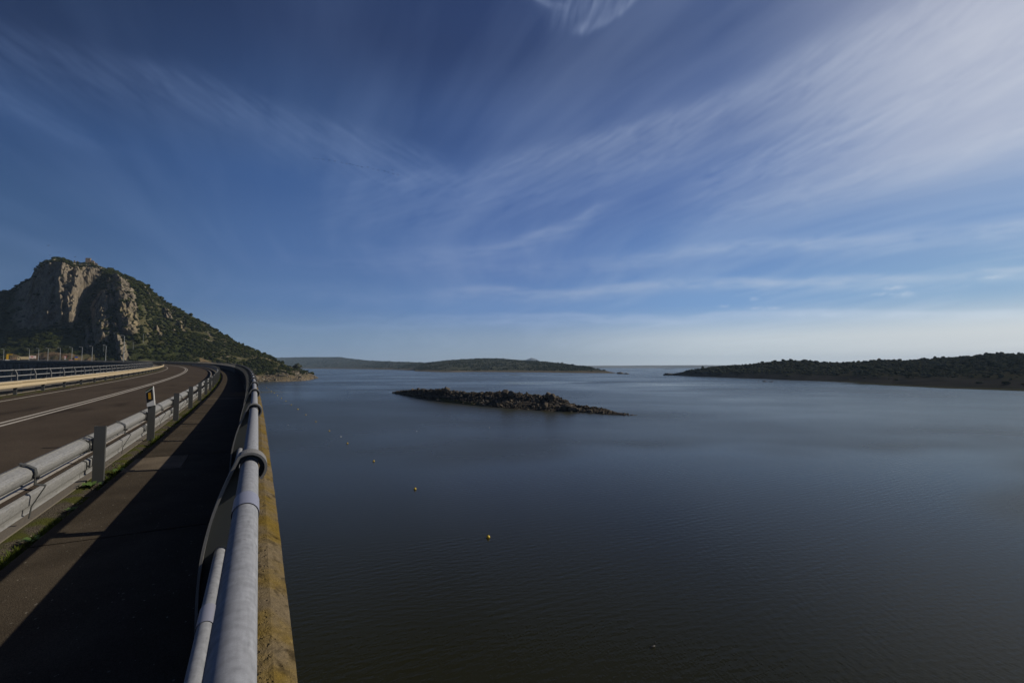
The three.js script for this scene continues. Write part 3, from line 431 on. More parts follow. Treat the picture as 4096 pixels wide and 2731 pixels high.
const crag = (p, sx, sy, z) => Math.abs(noise(p[0] / sx + z, p[1] / sy, p[2] / sx)) * 2 - 0.45;
const cliffT = (t) => sstep(0.36, 0.5, t) * (1 - sstep(0.9, 1, t));
const hill = land({
  name: 'hill', label: null, x0: -150, x1: 322, dx: 0.7, nf: 400, nb: 8, mat: M.land, rows: (t) => 1 + 2.4 * sstep(0.42, 0.5, t) * (1 - sstep(0.68, 0.76, t)) + 0.7 * sstep(0.08, 0.15, t) * (1 - sstep(0.7, 0.8, t)),
  sky: hillSky, zr: curve([[-150, 1050], [0, 1000], [90, 970], [200, 940], [280, 925], [322, 1010]]),
  zf: curve([[-150, 560], [0, 600], [160, 660], [240, 715], [257, 737], [288, 757], [303, 790], [312, 850], [318, 980], [322, 1009]]),
  foot: curve([[-150, -6], [200, -6], [225, -12], [245, -25.5], [322, -25.5]]),
  prof: (t, x) => { const a = A(x, t), b = Bz(x), g = pG(t); let p = g * (1 - a) * (1 - b) + pA(t) * a * (1 - b) + pB(t) * b; if (x > 268) p = lerp(p, Math.pow(t, 0.75), sstep(268, 285, x)); return p; },
  bend: (p, t, x, q) => {
    if (t > 1.001) return p;
    const a = A(x, t), mid = Math.sin(Math.PI * clamp(t)), cl = cliffT(t);
    const wob = 9 * noise(t * 6, x * 0.04, 2) + 4 * noise(p[1] / 16, x * 0.15, 5), hi = sstep(0.6, 0.9, t);
    const [fo, fm] = finAt(x, t, p);
    const out = a * cl * (64 * tent(x + wob * 0.8 - lerp(67, 46, sstep(0.5, 0.84, t)), 80, lerp(16, 50, hi)) + 18 * tent(x + wob * 1.2 - lerp(62, 56, t), 9, 4) * (1 - hi) + 15 * tent(x - wob * 0.5 - (aEdge(t) - 5), 10, 6) + 15 * tent(x - wob - 28, 10, 5) + 13 * tent(x + wob - 70, 7, 4) * sstep(0.5, 0.6, t) + 13 * tent(x - wob * 0.6 - 46, 6, 4) + 9 * tent(x + wob * 0.5 - 60, 5, 4) * hi) + fo - 16 * sstep(aEdge(t), aEdge(t) + 6, x) * (1 - sstep(100, 108, x)) * mid;
    const rk = clamp(a * cl + fm);
    const c1 = crag(p, 24, 30, 0), c2 = crag(p, 11, 14, 7), c3 = crag(p, 5, 6, 3), c4 = noise(p[0] / 2.6, p[1] / 3, p[2] / 2.6);
    const push = out + rk * (12 * c1 + 8 * c2 + 4.5 * c3 + 1.3 * c4);
    const l = Math.hypot(p[0], p[2]), sc = clamp(1 - push / l, 0.6, 1.2);
    const bump = mid * (1 - rk * 0.7) * (9 * fbm(p[0] / 70, p[2] / 70, 1.1, 4) + 2.4 * ridged(p[0] / 16, p[2] / 16, 2.2, 3)) * (x > 268 ? 0.35 : 1);
    let rel = p[1] - EYE + bump + rk * (4 * c2 + 3 * c3);
    if (t > 0.25) rel = Math.min(rel, 0.985 * q.top * (q.z * sc) / q.zr + (t > 0.93 ? 0.02 * q.top : 0));
    if (t > 0.94) rel += 2.6 * ridged(p[0] / 9, p[2] / 40, 3, 2) * sstep(20, 40, x) * (1 - sstep(70, 90, x));
    if (x < 95 && t < 0.16) { const cut = sstep(0.02, 0.05, t) * (1 - sstep(0.09, 0.15, t)); rel += cut * (4 + 12 * Math.abs(noise(p[0] / 14, p[2] / 30, 3.1)) + 5 * Math.abs(noise(p[0] / 5, p[2] / 12, 4.1))); }
    return [p[0] * sc, EYE + rel, p[2] * sc];
  },
  color: (p, ny, t, x) => {
    const n = fbm(p[0] / 14, p[1] / 14, p[2] / 14, 4), n2 = fbm(p[0] / 45, p[2] / 45, 6.6, 3), n3 = fbm(p[0] / 4, p[1] / 4, p[2] / 4, 3), [, fm] = finAt(x, t, p);
    const reg = clamp(A(x, t) * cliffT(t) + fm);
    let rk = sstep(0.8, 0.5, ny + 0.3 * n - 0.12 * reg) * clamp(reg * 1.5 + 0.12) + sstep(0.22, 0.34, fbm(p[0] / 18, p[1] / 18, p[2] / 24, 4)) * 0.7 * (x > 140 ? 1 : 0.3);
    rk = clamp(rk);
    const rock = mix3(mix3([0.19, 0.165, 0.132], [0.36, 0.305, 0.23], clamp(0.5 + 1.6 * n)), [0.11, 0.097, 0.08], sstep(0.05, 0.35, -n3)), lich = [0.32, 0.25, 0.09];
    const grass = mix3([0.048, 0.06, 0.02], [0.088, 0.082, 0.04], clamp(0.35 + 1.6 * n2 + 0.6 * n + (x > 200 ? 0.35 : 0)));
    let c = mix3(grass, mix3(rock, lich, 0.35 * sstep(0.1, 0.4, n2)), rk);
    if (x < 98 && t < 0.2) { const k = sstep(0.015, 0.04, t) * (1 - sstep(0.1, 0.16, t + 0.05 * n)); c = mix3(c, mix3([0.07, 0.052, 0.034], [0.19, 0.13, 0.085], clamp(0.4 + 2.2 * n)), k * (0.45 + 0.5 * sstep(-0.2, 0.15, n2 + n))); rk = Math.max(rk, k * 0.8); }
    const sh = sstep(14, 3, p[1] - WL + 7 * n) * (x > 225 ? 1 : 0); c = mix3(c, mix3([0.24, 0.185, 0.12], [0.12, 0.105, 0.06], clamp(0.5 + 1.8 * n2)), sh); rk = Math.max(rk, sh);
    if (x > 200 && t > 0.18 && t < 0.27) { const k = sstep(0.19, 0.21, t + 0.03 * n) * (1 - sstep(0.235, 0.255, t + 0.03 * n)); c = mix3(c, [0.24, 0.17, 0.1], k * 0.7); rk = Math.max(rk, k); }
    return [...c, rk];
  },
});
function samples(L, count, seed, ok, size) {
  const r = rng(seed), out = []; let guard = 0;
  while (out.length < count && guard++ < count * 14) { const i = Math.floor(r() * L.cols), j = L.row(r()), k = i * L.n + j, t = L.meta[k * 2], x = L.meta[k * 2 + 1], p = new THREE.Vector3(L.pos[k * 3], L.pos[k * 3 + 1], L.pos[k * 3 + 2]); const w = ok(p, L.rock[k], t, x, L.N[k * 3 + 1]); if (r() > w) continue; p.x += (r() - 0.5) * 2; p.z += (r() - 0.5) * 2; out.push({ p, s: size(r, t, x), turn: r() * 6.283, wx: 0.85 + 0.4 * r(), wz: 0.85 + 0.4 * r(), wy: 0.55 + 0.5 * r(), k: r() }); }
  return out;
}
const tintLeaf = (q) => { const k = (q.k * 37.7) % 1; return RGB(0.6 + 0.9 * q.k + 0.3 * k, 0.65 + 0.8 * q.k + 0.2 * k, 0.7 + 0.5 * q.k); };
function plants(list, { single, name, label, cat, grp, mats, tree, bulk, bulkLabel, geos = crowns, visible }) {
  const rank = list.map((q) => [q, q.s / -q.p.z * (visible(q) ? 1 : 0)]).sort((a, b) => b[1] - a[1]);
  const protos = geos.map((g, i) => { const p = new THREE.Group(); if (tree) { const c = mesh('crown', g, mats[i % mats.length], p); c.position.y = 0.22; mesh('trunk', trunkG, M.bark, p); } else { mesh('foliage', g, mats[i % mats.length], p); } return p; });
  rank.slice(0, single).forEach(([q], i) => { const c = protos[i % protos.length].clone(); c.name = numbered(name); c.position.copy(q.p); c.position.y -= q.s * (tree ? 0.1 : 0.12); c.rotation.y = q.turn; c.scale.set(q.s * q.wx, q.s * q.wy, q.s * q.wz); tag(c, typeof label === 'function' ? label(q) : label, cat, grp); scene.add(c); });
  const rest = rank.slice(single).map(([q]) => ({ ...q, p: q.p.clone().setY(q.p.y - q.s * 0.1 + (tree ? 0.2 * q.s : 0)) }));
  for (const im of scatter(bulk, rest, geos, mats[0], tintLeaf)) im.userData.label = bulkLabel;
}
const inFrame = (q) => { const [x, y, d] = px([q.p.x, q.p.y + q.s * 0.5, q.p.z]); return d > 0 && x > 2 && x < 1022 && y < 420 && y > 0; };
{
  const list = samples(hill, 6500, 21, (p, rk, t, x, ny) => { if (t > 1.0 || p.y < WL + 7 || (rk > 0.75 && ny < 0.5)) return 0; if (t > 0.955 && x > 66 && x < 104) return 0; if (A(x, t) * cliffT(t) > 0.5 || rk > 0.4) return ny > 0.62 && t > 0.5 ? 0.1 : 0; if (ny < 0.35) return 0.1; const d = fbm(p.x / 34, p.z / 34, 9.3, 3); let w = sstep(-0.3, 0.1, d); if (x < 60 && t < 0.42) w *= 0.55; if (x < 95 && t < 0.2) w *= 0.5; if (x > 140) w *= 0.8; if (x > 190 && t < 0.28) w *= 0.32; if (t < 0.03) w *= 0.2; if (x > 275) w *= 0.3; return w; }, (r, t, x) => (1.7 + 3.0 * r() * r() + 1.2 * r()) * (x > 150 ? 0.95 : 1.15));
  plants(list, { single: 260, name: 'shrub', label: (q) => { const [x, y] = px([q.p.x, q.p.y, q.p.z]); const sz = q.s > 4.2 ? 'large' : q.s > 3 ? 'medium' : 'small'; const where = x > 262 ? 'on the headland by the water' : y > 354 && x > 160 ? 'on the grassy foot of the hill above the road bend' : x > 210 ? 'low on the right shoulder of the castle hill' : x > 150 ? (y < 330 ? 'high on the right slope of the castle hill' : 'on the lower right slope of the castle hill') : x > 92 ? (y < 300 ? 'near the crest right of the castle tower' : 'among the pale rock fins of the castle hill') : y > 340 ? 'above the brown road bank on the left' : y > 312 ? 'on the dark slope under the great cliff' : 'on a ledge near the top of the great cliff'; return `${sz} dark green shrub ${where}`; }, cat: 'shrub', grp: 'evergreen shrubs on the castle hill', mats: [M.leaf, M.leafB], bulk: 'scrub', bulkLabel: 'dark evergreen scrub covering the castle hill', visible: inFrame });
  // stones on the slope and the shore
  const st = samples(hill, 900, 31, (p, rk, t, x) => (x > 140 && p.y > WL - 0.5 && t < 0.9 ? (x > 225 && p.y < WL + 16 ? 0.9 : 0.3 * sstep(-0.05, 0.2, fbm(p.x / 26, p.z / 26, 2.9, 3))) : 0), (r, t, x) => 0.5 + 1.6 * r() ** 4 + 0.5 * r());
  st.sort((a, b) => b.s - a.s);
  const P = hill.m; st.slice(0, 120).forEach((q, i) => { const b = mesh('boulder', stones[i % 6], i % 3 ? M.stone : M.stoneC, P); b.position.copy(q.p); b.rotation.set(q.k * 3, q.turn, 0); b.scale.set(q.s * q.wx, q.s * q.wy, q.s * q.wz); });
  scatter('rubble', st.slice(120), stones.slice(0, 3), M.stone, null, P);
  const big = [[853, 348.5, 0], [647, 1, 0]];
}
// the bush at the tip of the headland
{
  const g = group('bush'); tag(g, 'tall dark bush standing on the headland where the hill runs into the water', 'bush');
  const p = atDepth(297.5, 366.8, 800); g.position.copy(p);
  for (const [dx, dy, dz, s, i] of [[0, 0, 0, 6, 0], [-3.4, -0.6, 1, 4.2, 1], [2.4, 0.4, -1, 4.4, 2], [0.6, 3.4, 0, 3.4, 3]]) { const m = mesh('crown', crowns[i], M.leafHazed, g); m.position.set(dx, dy - 1, dz); m.scale.setScalar(s); }
}
// ---------------------------------------------------------------- hills across the water
const zAt = (pts) => curve(pts);
const green = (p, t, n) => mix3([0.045, 0.05, 0.032], [0.066, 0.065, 0.043], clamp(0.45 + 1.5 * n));
function farHill(o) {
  return land({ nf: o.nf ?? 46, nb: 4, dx: o.dx ?? 1.2, name: 'hill', mat: M.farLand, foot: () => -25.5, prof: o.prof ?? ((t) => curve([[0, 0], [0.06, 0.07], [0.5, 0.5], [1, 1]])(t)), bend: (p, t) => { if (t > 0.02 && t < 1) p[1] += Math.sin(Math.PI * clamp(t)) * o.amp * fbm(p[0] / o.sc, p[2] / o.sc, 3.3, 4); return p; },
    color: (p, ny, t, x) => { const n = fbm(p[0] / (o.sc * 0.35), p[2] / (o.sc * 0.35), 5.1, 4), band = sstep(o.band, o.band * 0.35, p[1] - WL + o.band * 0.3 * n); return [...mix3(green(p, t, n), mix3([0.15, 0.115, 0.075], [0.1, 0.085, 0.055], clamp(0.5 + 1.5 * n)), band * (o.bandK ?? 0.9)), band]; }, ...o });
}
{
  const h = farHill({ x0: 225, x1: 446, sky: curve([[225, 357.5], [279, 357.2], [305, 356.6], [340, 356.6], [348, 357.8], [370, 360.2], [392, 361.1], [418, 361.8], [446, 364]]), zf: zAt([[225, 7000], [279, 5600], [340, 4700], [392, 3400], [430, 2200], [446, 2100]]), zr: zAt([[225, 8600], [340, 6600], [392, 4600], [446, 3300]]), amp: 16, sc: 300, band: 14 });
  const l = samples(h, 1500, 41, (p, rk, t) => (t > 1 || rk > 0.5 ? 0 : sstep(-0.25, 0.2, fbm(p.x / 260, p.z / 260, 4, 3))), (r) => 4 + 4 * r());
  for (const im of scatter('woodland', l, farCrowns, M.leaf, tintLeaf)) im.userData.label = 'dark scattered trees on the low far hill left of centre';
}
{
  const h = farHill({ x0: 415, x1: 628, sky: curve([[415, 366], [429, 362], [453, 359.4], [479, 358], [500, 358], [522, 359.7], [544, 361.2], [566, 363.2], [588, 366.4], [609, 371], [620, 373.4], [628, 374.3]]), zf: zAt([[415, 2350], [435, 2050], [452, 1980], [470, 2090], [520, 1990], [566, 1800], [609, 1600], [628, 1490]]), zr: zAt([[415, 2900], [500, 2900], [566, 2450], [609, 1800], [628, 1500]]), amp: 12, sc: 180, band: 9, nf: 60, dx: 0.9 });
  const l = samples(h, 2300, 43, (p, rk, t, x) => (t > 1 || rk > 0.5 || x > 612 ? 0 : sstep(-0.3, 0.15, fbm(p.x / 150, p.z / 150, 7, 3))), (r) => 2.2 + 2.6 * r());
  for (const im of scatter('woodland', l, farCrowns, M.leaf, tintLeaf)) im.userData.label = 'dark scattered trees on the long low hill in the middle distance';
}
// far shore and the mountain behind, distance haze painted into their pale bluish colours
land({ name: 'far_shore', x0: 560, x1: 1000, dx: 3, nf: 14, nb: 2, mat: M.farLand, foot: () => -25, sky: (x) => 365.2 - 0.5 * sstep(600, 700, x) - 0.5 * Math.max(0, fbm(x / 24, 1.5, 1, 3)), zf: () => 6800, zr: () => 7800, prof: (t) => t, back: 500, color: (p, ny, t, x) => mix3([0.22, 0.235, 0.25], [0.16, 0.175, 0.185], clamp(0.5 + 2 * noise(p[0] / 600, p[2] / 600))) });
land({ name: 'low_spit', x0: 640, x1: 690, dx: 2, nf: 8, nb: 2, mat: M.farLand, foot: () => -24.6, sky: (x) => 368.2 + 0.6 * Math.abs(x - 668) / 24, zf: () => 4300, zr: () => 4700, prof: (t) => t, back: 200, color: () => [0.13, 0.12, 0.08] });
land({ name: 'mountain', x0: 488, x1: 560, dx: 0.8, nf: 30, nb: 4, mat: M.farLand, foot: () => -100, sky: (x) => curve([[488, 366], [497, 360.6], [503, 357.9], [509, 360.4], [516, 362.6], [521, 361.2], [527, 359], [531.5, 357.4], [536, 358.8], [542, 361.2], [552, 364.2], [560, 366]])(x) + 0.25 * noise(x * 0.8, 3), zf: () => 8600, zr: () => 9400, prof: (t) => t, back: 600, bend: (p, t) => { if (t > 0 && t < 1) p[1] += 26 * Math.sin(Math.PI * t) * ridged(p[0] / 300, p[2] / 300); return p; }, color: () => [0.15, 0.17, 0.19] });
// wooded hill on the right
{
  const sky = curve([[664, 374.8], [668, 373.8], [676, 372.6], [686, 370.8], [701, 367.8], [720, 366.2], [740, 364.6], [763, 362.4], [783, 360.2], [803, 360.2], [822, 361.8], [837, 362.6], [858, 361.4], [878, 359.6], [896, 360.4], [913, 359.6], [939, 358.2], [960, 357], [981, 354.6], [998, 353.2], [1024, 354.2], [1080, 351], [1180, 346], [1300, 344]]);
  const h = farHill({ x0: 664, x1: 1300, dx: 1.2, nf: 80, sky, zf: zAt([[664, 1290], [700, 1130], [744, 960], [790, 830], [828, 742], [850, 690], [880, 600], [939, 515], [998, 472], [1024, 452], [1100, 410], [1300, 340]]), zr: zAt([[664, 1300], [700, 1190], [760, 1100], [803, 1020], [880, 960], [1024, 900], [1300, 800]]), amp: 7, sc: 90, band: 6.5, bandK: 0.85,
    prof: (t, x) => lerp(curve([[0, 0], [0.4, 0.45], [1, 1]])(t), curve([[0, 0], [0.025, 0.045], [0.1, 0.085], [0.13, 0.12], [0.2, 0.155], [0.24, 0.22], [0.6, 0.62], [1, 1]])(t), sstep(780, 860, x)),
    color: (p, ny, t, x) => { const n = fbm(p[0] / 30, p[2] / 30, 5.1, 4), hh = p[1] - WL; const band = sstep(11, 6, hh + 3 * n); let c = mix3(mix3([0.022, 0.024, 0.014], [0.036, 0.034, 0.023], clamp(0.5 + 1.5 * n)), mix3([0.034, 0.033, 0.031], [0.017, 0.0172, 0.0175], clamp(0.5 + 1.8 * n + 0.5 * noise(hh * 1.3, 2))), band); c = mix3(c, [0.05, 0.051, 0.032], sstep(1.7, 1.0, hh) * sstep(800, 850, x) * 0.8); return [...c, band]; } });
  const l = samples(h, 6500, 51, (p, rk, t, x) => { if (t > 1 || p.y < WL + 3) return 0; if (rk > 0.35) return 0.015; const d = fbm(p.x / 60, p.z / 60, 4.7, 3); return sstep(-0.3, 0.12, d + 0.25 * t) * lerp(0.35, 1, sstep(0.2, 0.5, t)); }, (r, t, x) => 1.0 + 1.5 * r() + 2.0 * r() ** 3);
  plants(l, { single: 280, name: 'oak_tree', label: (q) => { const [x, y] = px([q.p.x, q.p.y, q.p.z]); const sz = q.s > 3.2 ? 'large' : q.s > 2.4 ? 'medium' : 'small'; const lat = x > 960 ? 'at the right picture edge' : x > 880 ? 'right of the dip in the skyline' : x > 780 ? 'on the middle of the wooded hill' : 'near the water tip'; return `${sz} round dark oak ${y < 365 ? 'high on the slope' : 'low above the bare shore'} ${lat}`; }, cat: 'tree', grp: 'oak trees on the wooded hill at the right', mats: [M.leafHazed, M.leaf, M.leafB, M.leafHazed], tree: true, bulk: 'woodland', bulkLabel: 'dark evergreen woodland covering the hill at the right', visible: inFrame });
}
// ---------------------------------------------------------------- stony island
{
  const wl = curve([[394, 392.4], [416, 396.7], [433.5, 399.8], [457, 402.7], [480, 405.3], [515, 408], [550, 410.3], [574, 411.4], [609, 413.8], [621, 414.3], [628, 414.4]]);
  const sky = curve([[394, 391.9], [406.6, 390.2], [418, 389.3], [432, 389.3], [445, 389], [450, 390.6], [457, 392], [480, 392.2], [504, 391.8], [525, 393.4], [541, 396], [549, 394.8], [556, 396.6], [562, 398.6], [571.5, 404], [580, 405.6], [594, 407.4], [606.6, 409.6], [614, 412.6], [618, 413.7], [628, 414.3]]);
  const zf = (x) => 24 * FOC / (wl(x) - 366) - 1;
  const h = land({ name: 'island', x0: 394, x1: 628, dx: 0.6, nf: 36, nb: 8, back: 22, mat: M.land, foot: () => -24.5, sky, zf, zr: (x) => zf(x) + 2 + 24 * Math.sin(Math.PI * clamp((x - 394) / 234)) ** 0.6, prof: (t, x) => curve([[0, 0], [0.08, 0.09], [0.5, 0.42], [0.75, 0.85], [1, 1]])(t),
    bend: (p, t) => { if (t > 0.03 && t < 1.1) { p[1] += 1.5 * ridged(p[0] / 6, p[2] / 6, 2, 4) * Math.min(1, t * 4) - 0.3; } return p; },
    color: (p, ny, t, x) => { const n = fbm(p[0] / 6, p[2] / 6, 5, 4); const gr = sstep(430, 445, x) * (1 - sstep(470, 485, x)) * sstep(0.02, 0.08, t) * (1 - sstep(0.2, 0.35, t)); return mix3(mix3([0.045, 0.04, 0.033], [0.085, 0.074, 0.06], clamp(0.5 + 1.7 * n)), [0.11, 0.11, 0.042], gr * 0.85); } });
  const list = samples(h, 2000, 61, (p, rk, t, x) => (p.y < WL - 0.4 || t > 1.05 ? 0 : x > 430 && x < 482 && t < 0.35 ? 0.25 : 1), (r, t, x) => (0.2 + 0.34 * r() + 0.8 * r() ** 8) * (x > 590 ? 0.7 : 1));
  for (const [x, y, s] of [[443, 389.5, 2.0], [447, 389.2, 2.2], [418, 388.8, 1.3], [423, 389, 1.2], [549, 395, 2.0], [553, 396.5, 1.8], [567, 407, 3.0], [573, 408.5, 2.6], [505, 393, 2.4], [511, 394, 2.0], [457, 391.5, 1.4], [561, 402, 2], [545, 405, 1.8]]) { const z = zf(x) + (y < wl(x) - 6 ? 17 : 5), p = atDepth(x, y, z); list.push({ p, s: s * 0.95, turn: x, wx: 1, wy: 0.9, wz: 1.1, k: (x * 7.7) % 1 }); }
  list.sort((a, b) => b.s - a.s);
  list.slice(0, 230).forEach((q, i) => { const b = mesh('boulder', stones[i % 6], [M.stoneD, M.stoneB, M.stoneD, M.stoneD][i % 4], h.m); b.position.copy(q.p); b.rotation.set(q.k * 5, q.turn, q.k); b.scale.set(q.s * q.wx, q.s * q.wy, q.s * q.wz); });
  scatter('rubble', list.slice(230).map((q) => ({ ...q, tx: q.k * 5 })), stones, M.stoneD, (q) => RGB(0.6 + 0.7 * q.k, 0.6 + 0.66 * q.k, 0.6 + 0.6 * q.k), h.m);
}
// stones standing in the water
for (const [x, y, z0, w, l] of [[620.5, 373.2, 1540, 9, 'dark boulder in the water at the tip of the middle hill'], [626.6, 373.8, 1500, 6, 'smaller dark boulder farther out from the tip of the middle hill'], [632, 414.6, 0, 0.7, 'small stone just off the right end of the stony island'], [635.5, 414.7, 0, 0.5, 'last small stone in line off the right end of the stony island'], [765, 381.2, 0, 3, 'flat dark stone in the water off the wooded shore at the right'], [771, 381.3, 0, 2.4, 'right one of two flat stones in the water off the wooded shore'], [758.5, 381, 0, 1.2, 'smallest stone left of the flat stones off the wooded shore'], [669, 373.6, 1290, 11, 'dark rocky point at the tip of the wooded hill']]) { const p = onPlane(x, y, WL); if (z0) p.copy(atDepth(x, y, z0)).setY(WL + w * 0.1); const b = mesh('rock', stones[(x | 0) % 6], M.stoneB); b.position.copy(p); b.scale.set(w * 1.3, w * 0.42, w); tag(b, l, 'rock'); }
// ---------------------------------------------------------------- castle ruin
const tBlock = tex(256, (u, v, x, y) => { const row = Math.floor(v * 12), m = (v * 12 % 1 < 0.08 || (u * 8 + (row % 2) * 0.5) % 1 < 0.06) ? 0.7 : 1, k = m * (1 + 0.6 * tfbm(u, v, 6, 3, 4)) * (0.9 + 0.2 * gr(x, y)); return [0.27 * k, 0.21 * k, 0.15 * k]; });
tBlock.repeat.set(0.2, 0.2); M.ruin = std(0xffffff, 0.95, { map: tBlock });
function ruinWall(w, d, tops, seed) { const r = rng(seed), gs = [], n = tops.length; tops.forEach((h, i) => { for (let k = 0; k < 2; k++) gs.push(box(-w / 2 + w * (i + k / 2) / n, -w / 2 + w * (i + (k + 1) / 2) / n + 0.001, -4, h + (r() - 0.5) * 0.5, -d / 2 + 0.05 * k * r(), d / 2 - 0.07 * r())); }); return mergeGeometries(gs); }
function ruin(name, x, ybase, parts, label, cat) { const g = group(name); tag(g, label, cat); const z = 968, p = atDepth(x, ybase, z); p.y += 2.6; g.position.copy(p); for (const [n, geo, dx, dz] of parts) { const m = mesh(n, geo, n === 'opening' ? M.dark : M.ruin, g); m.position.x = dx; m.position.z = dz; } g.rotation.y = rad(28); return g; }
ruin('castle_tower', 88.2, 263.4, [['tower_wall', ruinWall(7.6, 7, [8.6, 9.0, 8.8, 9.1], 3), 0, 0], ['opening', box(-0.4, 0.4, 4, 5.6, 3.3, 3.55), 0.6, 0], ['lower_wall', ruinWall(5.4, 5, [4.2, 4.8, 3.4], 4), 7.2, 0.4]], 'square ruined stone tower standing on the hilltop', 'tower');
ruin('castle_wall', 76, 264, [['wall_stub', ruinWall(2.4, 1.8, [5, 5.4], 8), -2.6, 0], ['wall_stub', ruinWall(3.2, 1.8, [3.2, 4.6], 9), 1.6, 0.2], ['wall_base', ruinWall(8, 1.6, [1.5, 2, 1.2], 10), 0, -0.3]], 'broken castle wall with two standing stubs left of the tower', 'ruin');
ruin('castle_wall', 95.8, 264.8, [['wall_stub', ruinWall(1.8, 1.4, [3.0, 2.2], 11), 0, 0], ['wall_base', ruinWall(5, 1.4, [1, 1.3, 0.8], 12), 0.6, -0.2]], 'low broken castle wall right of the tower', 'ruin');
// ---------------------------------------------------------------- buoys
{
  const g0 = group('buoy'); M.yellow = std([0.62, 0.44, 0.02], 0.42); M.rope = std([0.08, 0.07, 0.05], 0.9);
  const lathe = new THREE.LatheGeometry([[0.0, -0.2], [0.1, -0.185], [0.17, -0.12], [0.21, 0], [0.185, 0.1], [0.12, 0.175], [0.04, 0.205], [0.03, 0.25], [0, 0.255]].map((p) => new THREE.Vector2(...p)), 20);
  mesh('float', lathe, M.yellow, g0); const rg = new THREE.TorusGeometry(0.05, 0.013, 6, 14); rg.translate(0, 0.285, 0); mesh('ring', rg, M.rope, g0); const bd = new THREE.TorusGeometry(0.208, 0.012, 6, 22); bd.rotateX(Math.PI / 2); mesh('seam', bd, M.rope, g0);
  const B = [[1953, 2148], [1660.3, 1955], [1495, 1843.5], [1389.7, 1772], [1317, 1722.5], [1263, 1685.5], [1222.8, 1658], [1191, 1635.5], [1164.7, 1618], [1143.3, 1603.3], [1125.4, 1591.5], [1109.8, 1580.3], [1096.9, 1570.8], [1085.3, 1563.1], [1075.4, 1555.9], [1066.5, 1549.2]];
  const names = ['nearest and largest of the yellow buoys in the line', 'second nearest yellow buoy in the line across the water', 'third nearest yellow buoy in the line across the water', 'fourth nearest yellow buoy in the line across the water', 'fifth nearest yellow buoy in the line across the water', 'sixth nearest yellow buoy in the line across the water', 'seventh nearest yellow buoy in the line across the water', 'eighth nearest yellow buoy in the line across the water'];
  B.forEach(([x, y], i) => { const c = i ? copy(g0, 'buoy') : g0; c.position.copy(onPlane(x / 4, y / 4, WL)); c.position.y += 0.05; c.scale.setScalar(i === 2 ? 1.3 : i > 6 ? 1.7 : 1.3); c.rotation.set(0.1 * Math.sin(i * 3), i, 0.12 * Math.cos(i * 5)); tag(c, names[i] ?? `small far yellow buoy, ${['ninth', 'tenth', 'eleventh', 'twelfth', 'thirteenth', 'fourteenth', 'fifteenth', 'sixteenth'][i - 8]} from the near end of the line`, 'buoy', 'yellow buoys in a line across the water'); });
}
// ---------------------------------------------------------------- birds
function birdGeo(flap) {
  const body = new THREE.LatheGeometry([[0, -0.62], [0.03, -0.55], [0.05, -0.4], [0.12, -0.12], [0.13, 0.08], [0.085, 0.26], [0.045, 0.38], [0.05, 0.52], [0.052, 0.58], [0.02, 0.66], [0.0, 0.78]].map((p) => new THREE.Vector2(...p)), 10); body.rotateX(-Math.PI / 2);
  const wings = []; for (const s of [-1, 1]) { const pos = [], ind = []; const st = 7; for (let i = 0; i <= st; i++) { const t = i / st, x = s * (0.08 + 0.95 * t), y = 0.05 + flap * (t < 0.45 ? t : 0.45 + (t - 0.45) * 0.25), ch = 0.3 * (1 - 0.75 * t * t), z = 0.06 * t + (t > 0.5 ? 0.25 * (t - 0.5) : 0), th = 0.022 * (1 - 0.7 * t); pos.push(x, y, -0.14 + z, x, y + th, -0.03 + z, x, y, ch - 0.1 + z, x, y - th, z); } for (let i = 0; i < st; i++) for (let j = 0; j < 4; j++) { const a = i * 4 + j, b = i * 4 + (j + 1) % 4; ind.push(a, b, a + 4, b, b + 4, a + 4); } const g = new THREE.BufferGeometry(); g.setAttribute('position', new THREE.Float32BufferAttribute(pos, 3)); g.setIndex(ind); g.computeVertexNormals(); wings.push(g.toNonIndexed()); }
  const tail = new THREE.ConeGeometry(0.1, 0.24, 6); tail.scale(1, 1, 0.25); tail.rotateX(-Math.PI / 2 + Math.PI); tail.translate(0, 0, 0.66);
  const gs = [body.toNonIndexed(), ...wings, tail.toNonIndexed()]; gs.forEach((g) => { g.deleteAttribute('uv'); g.deleteAttribute('normal'); g.deleteAttribute('color'); }); const g = mergeGeometries(gs); g.computeVertexNormals(); return g;
}
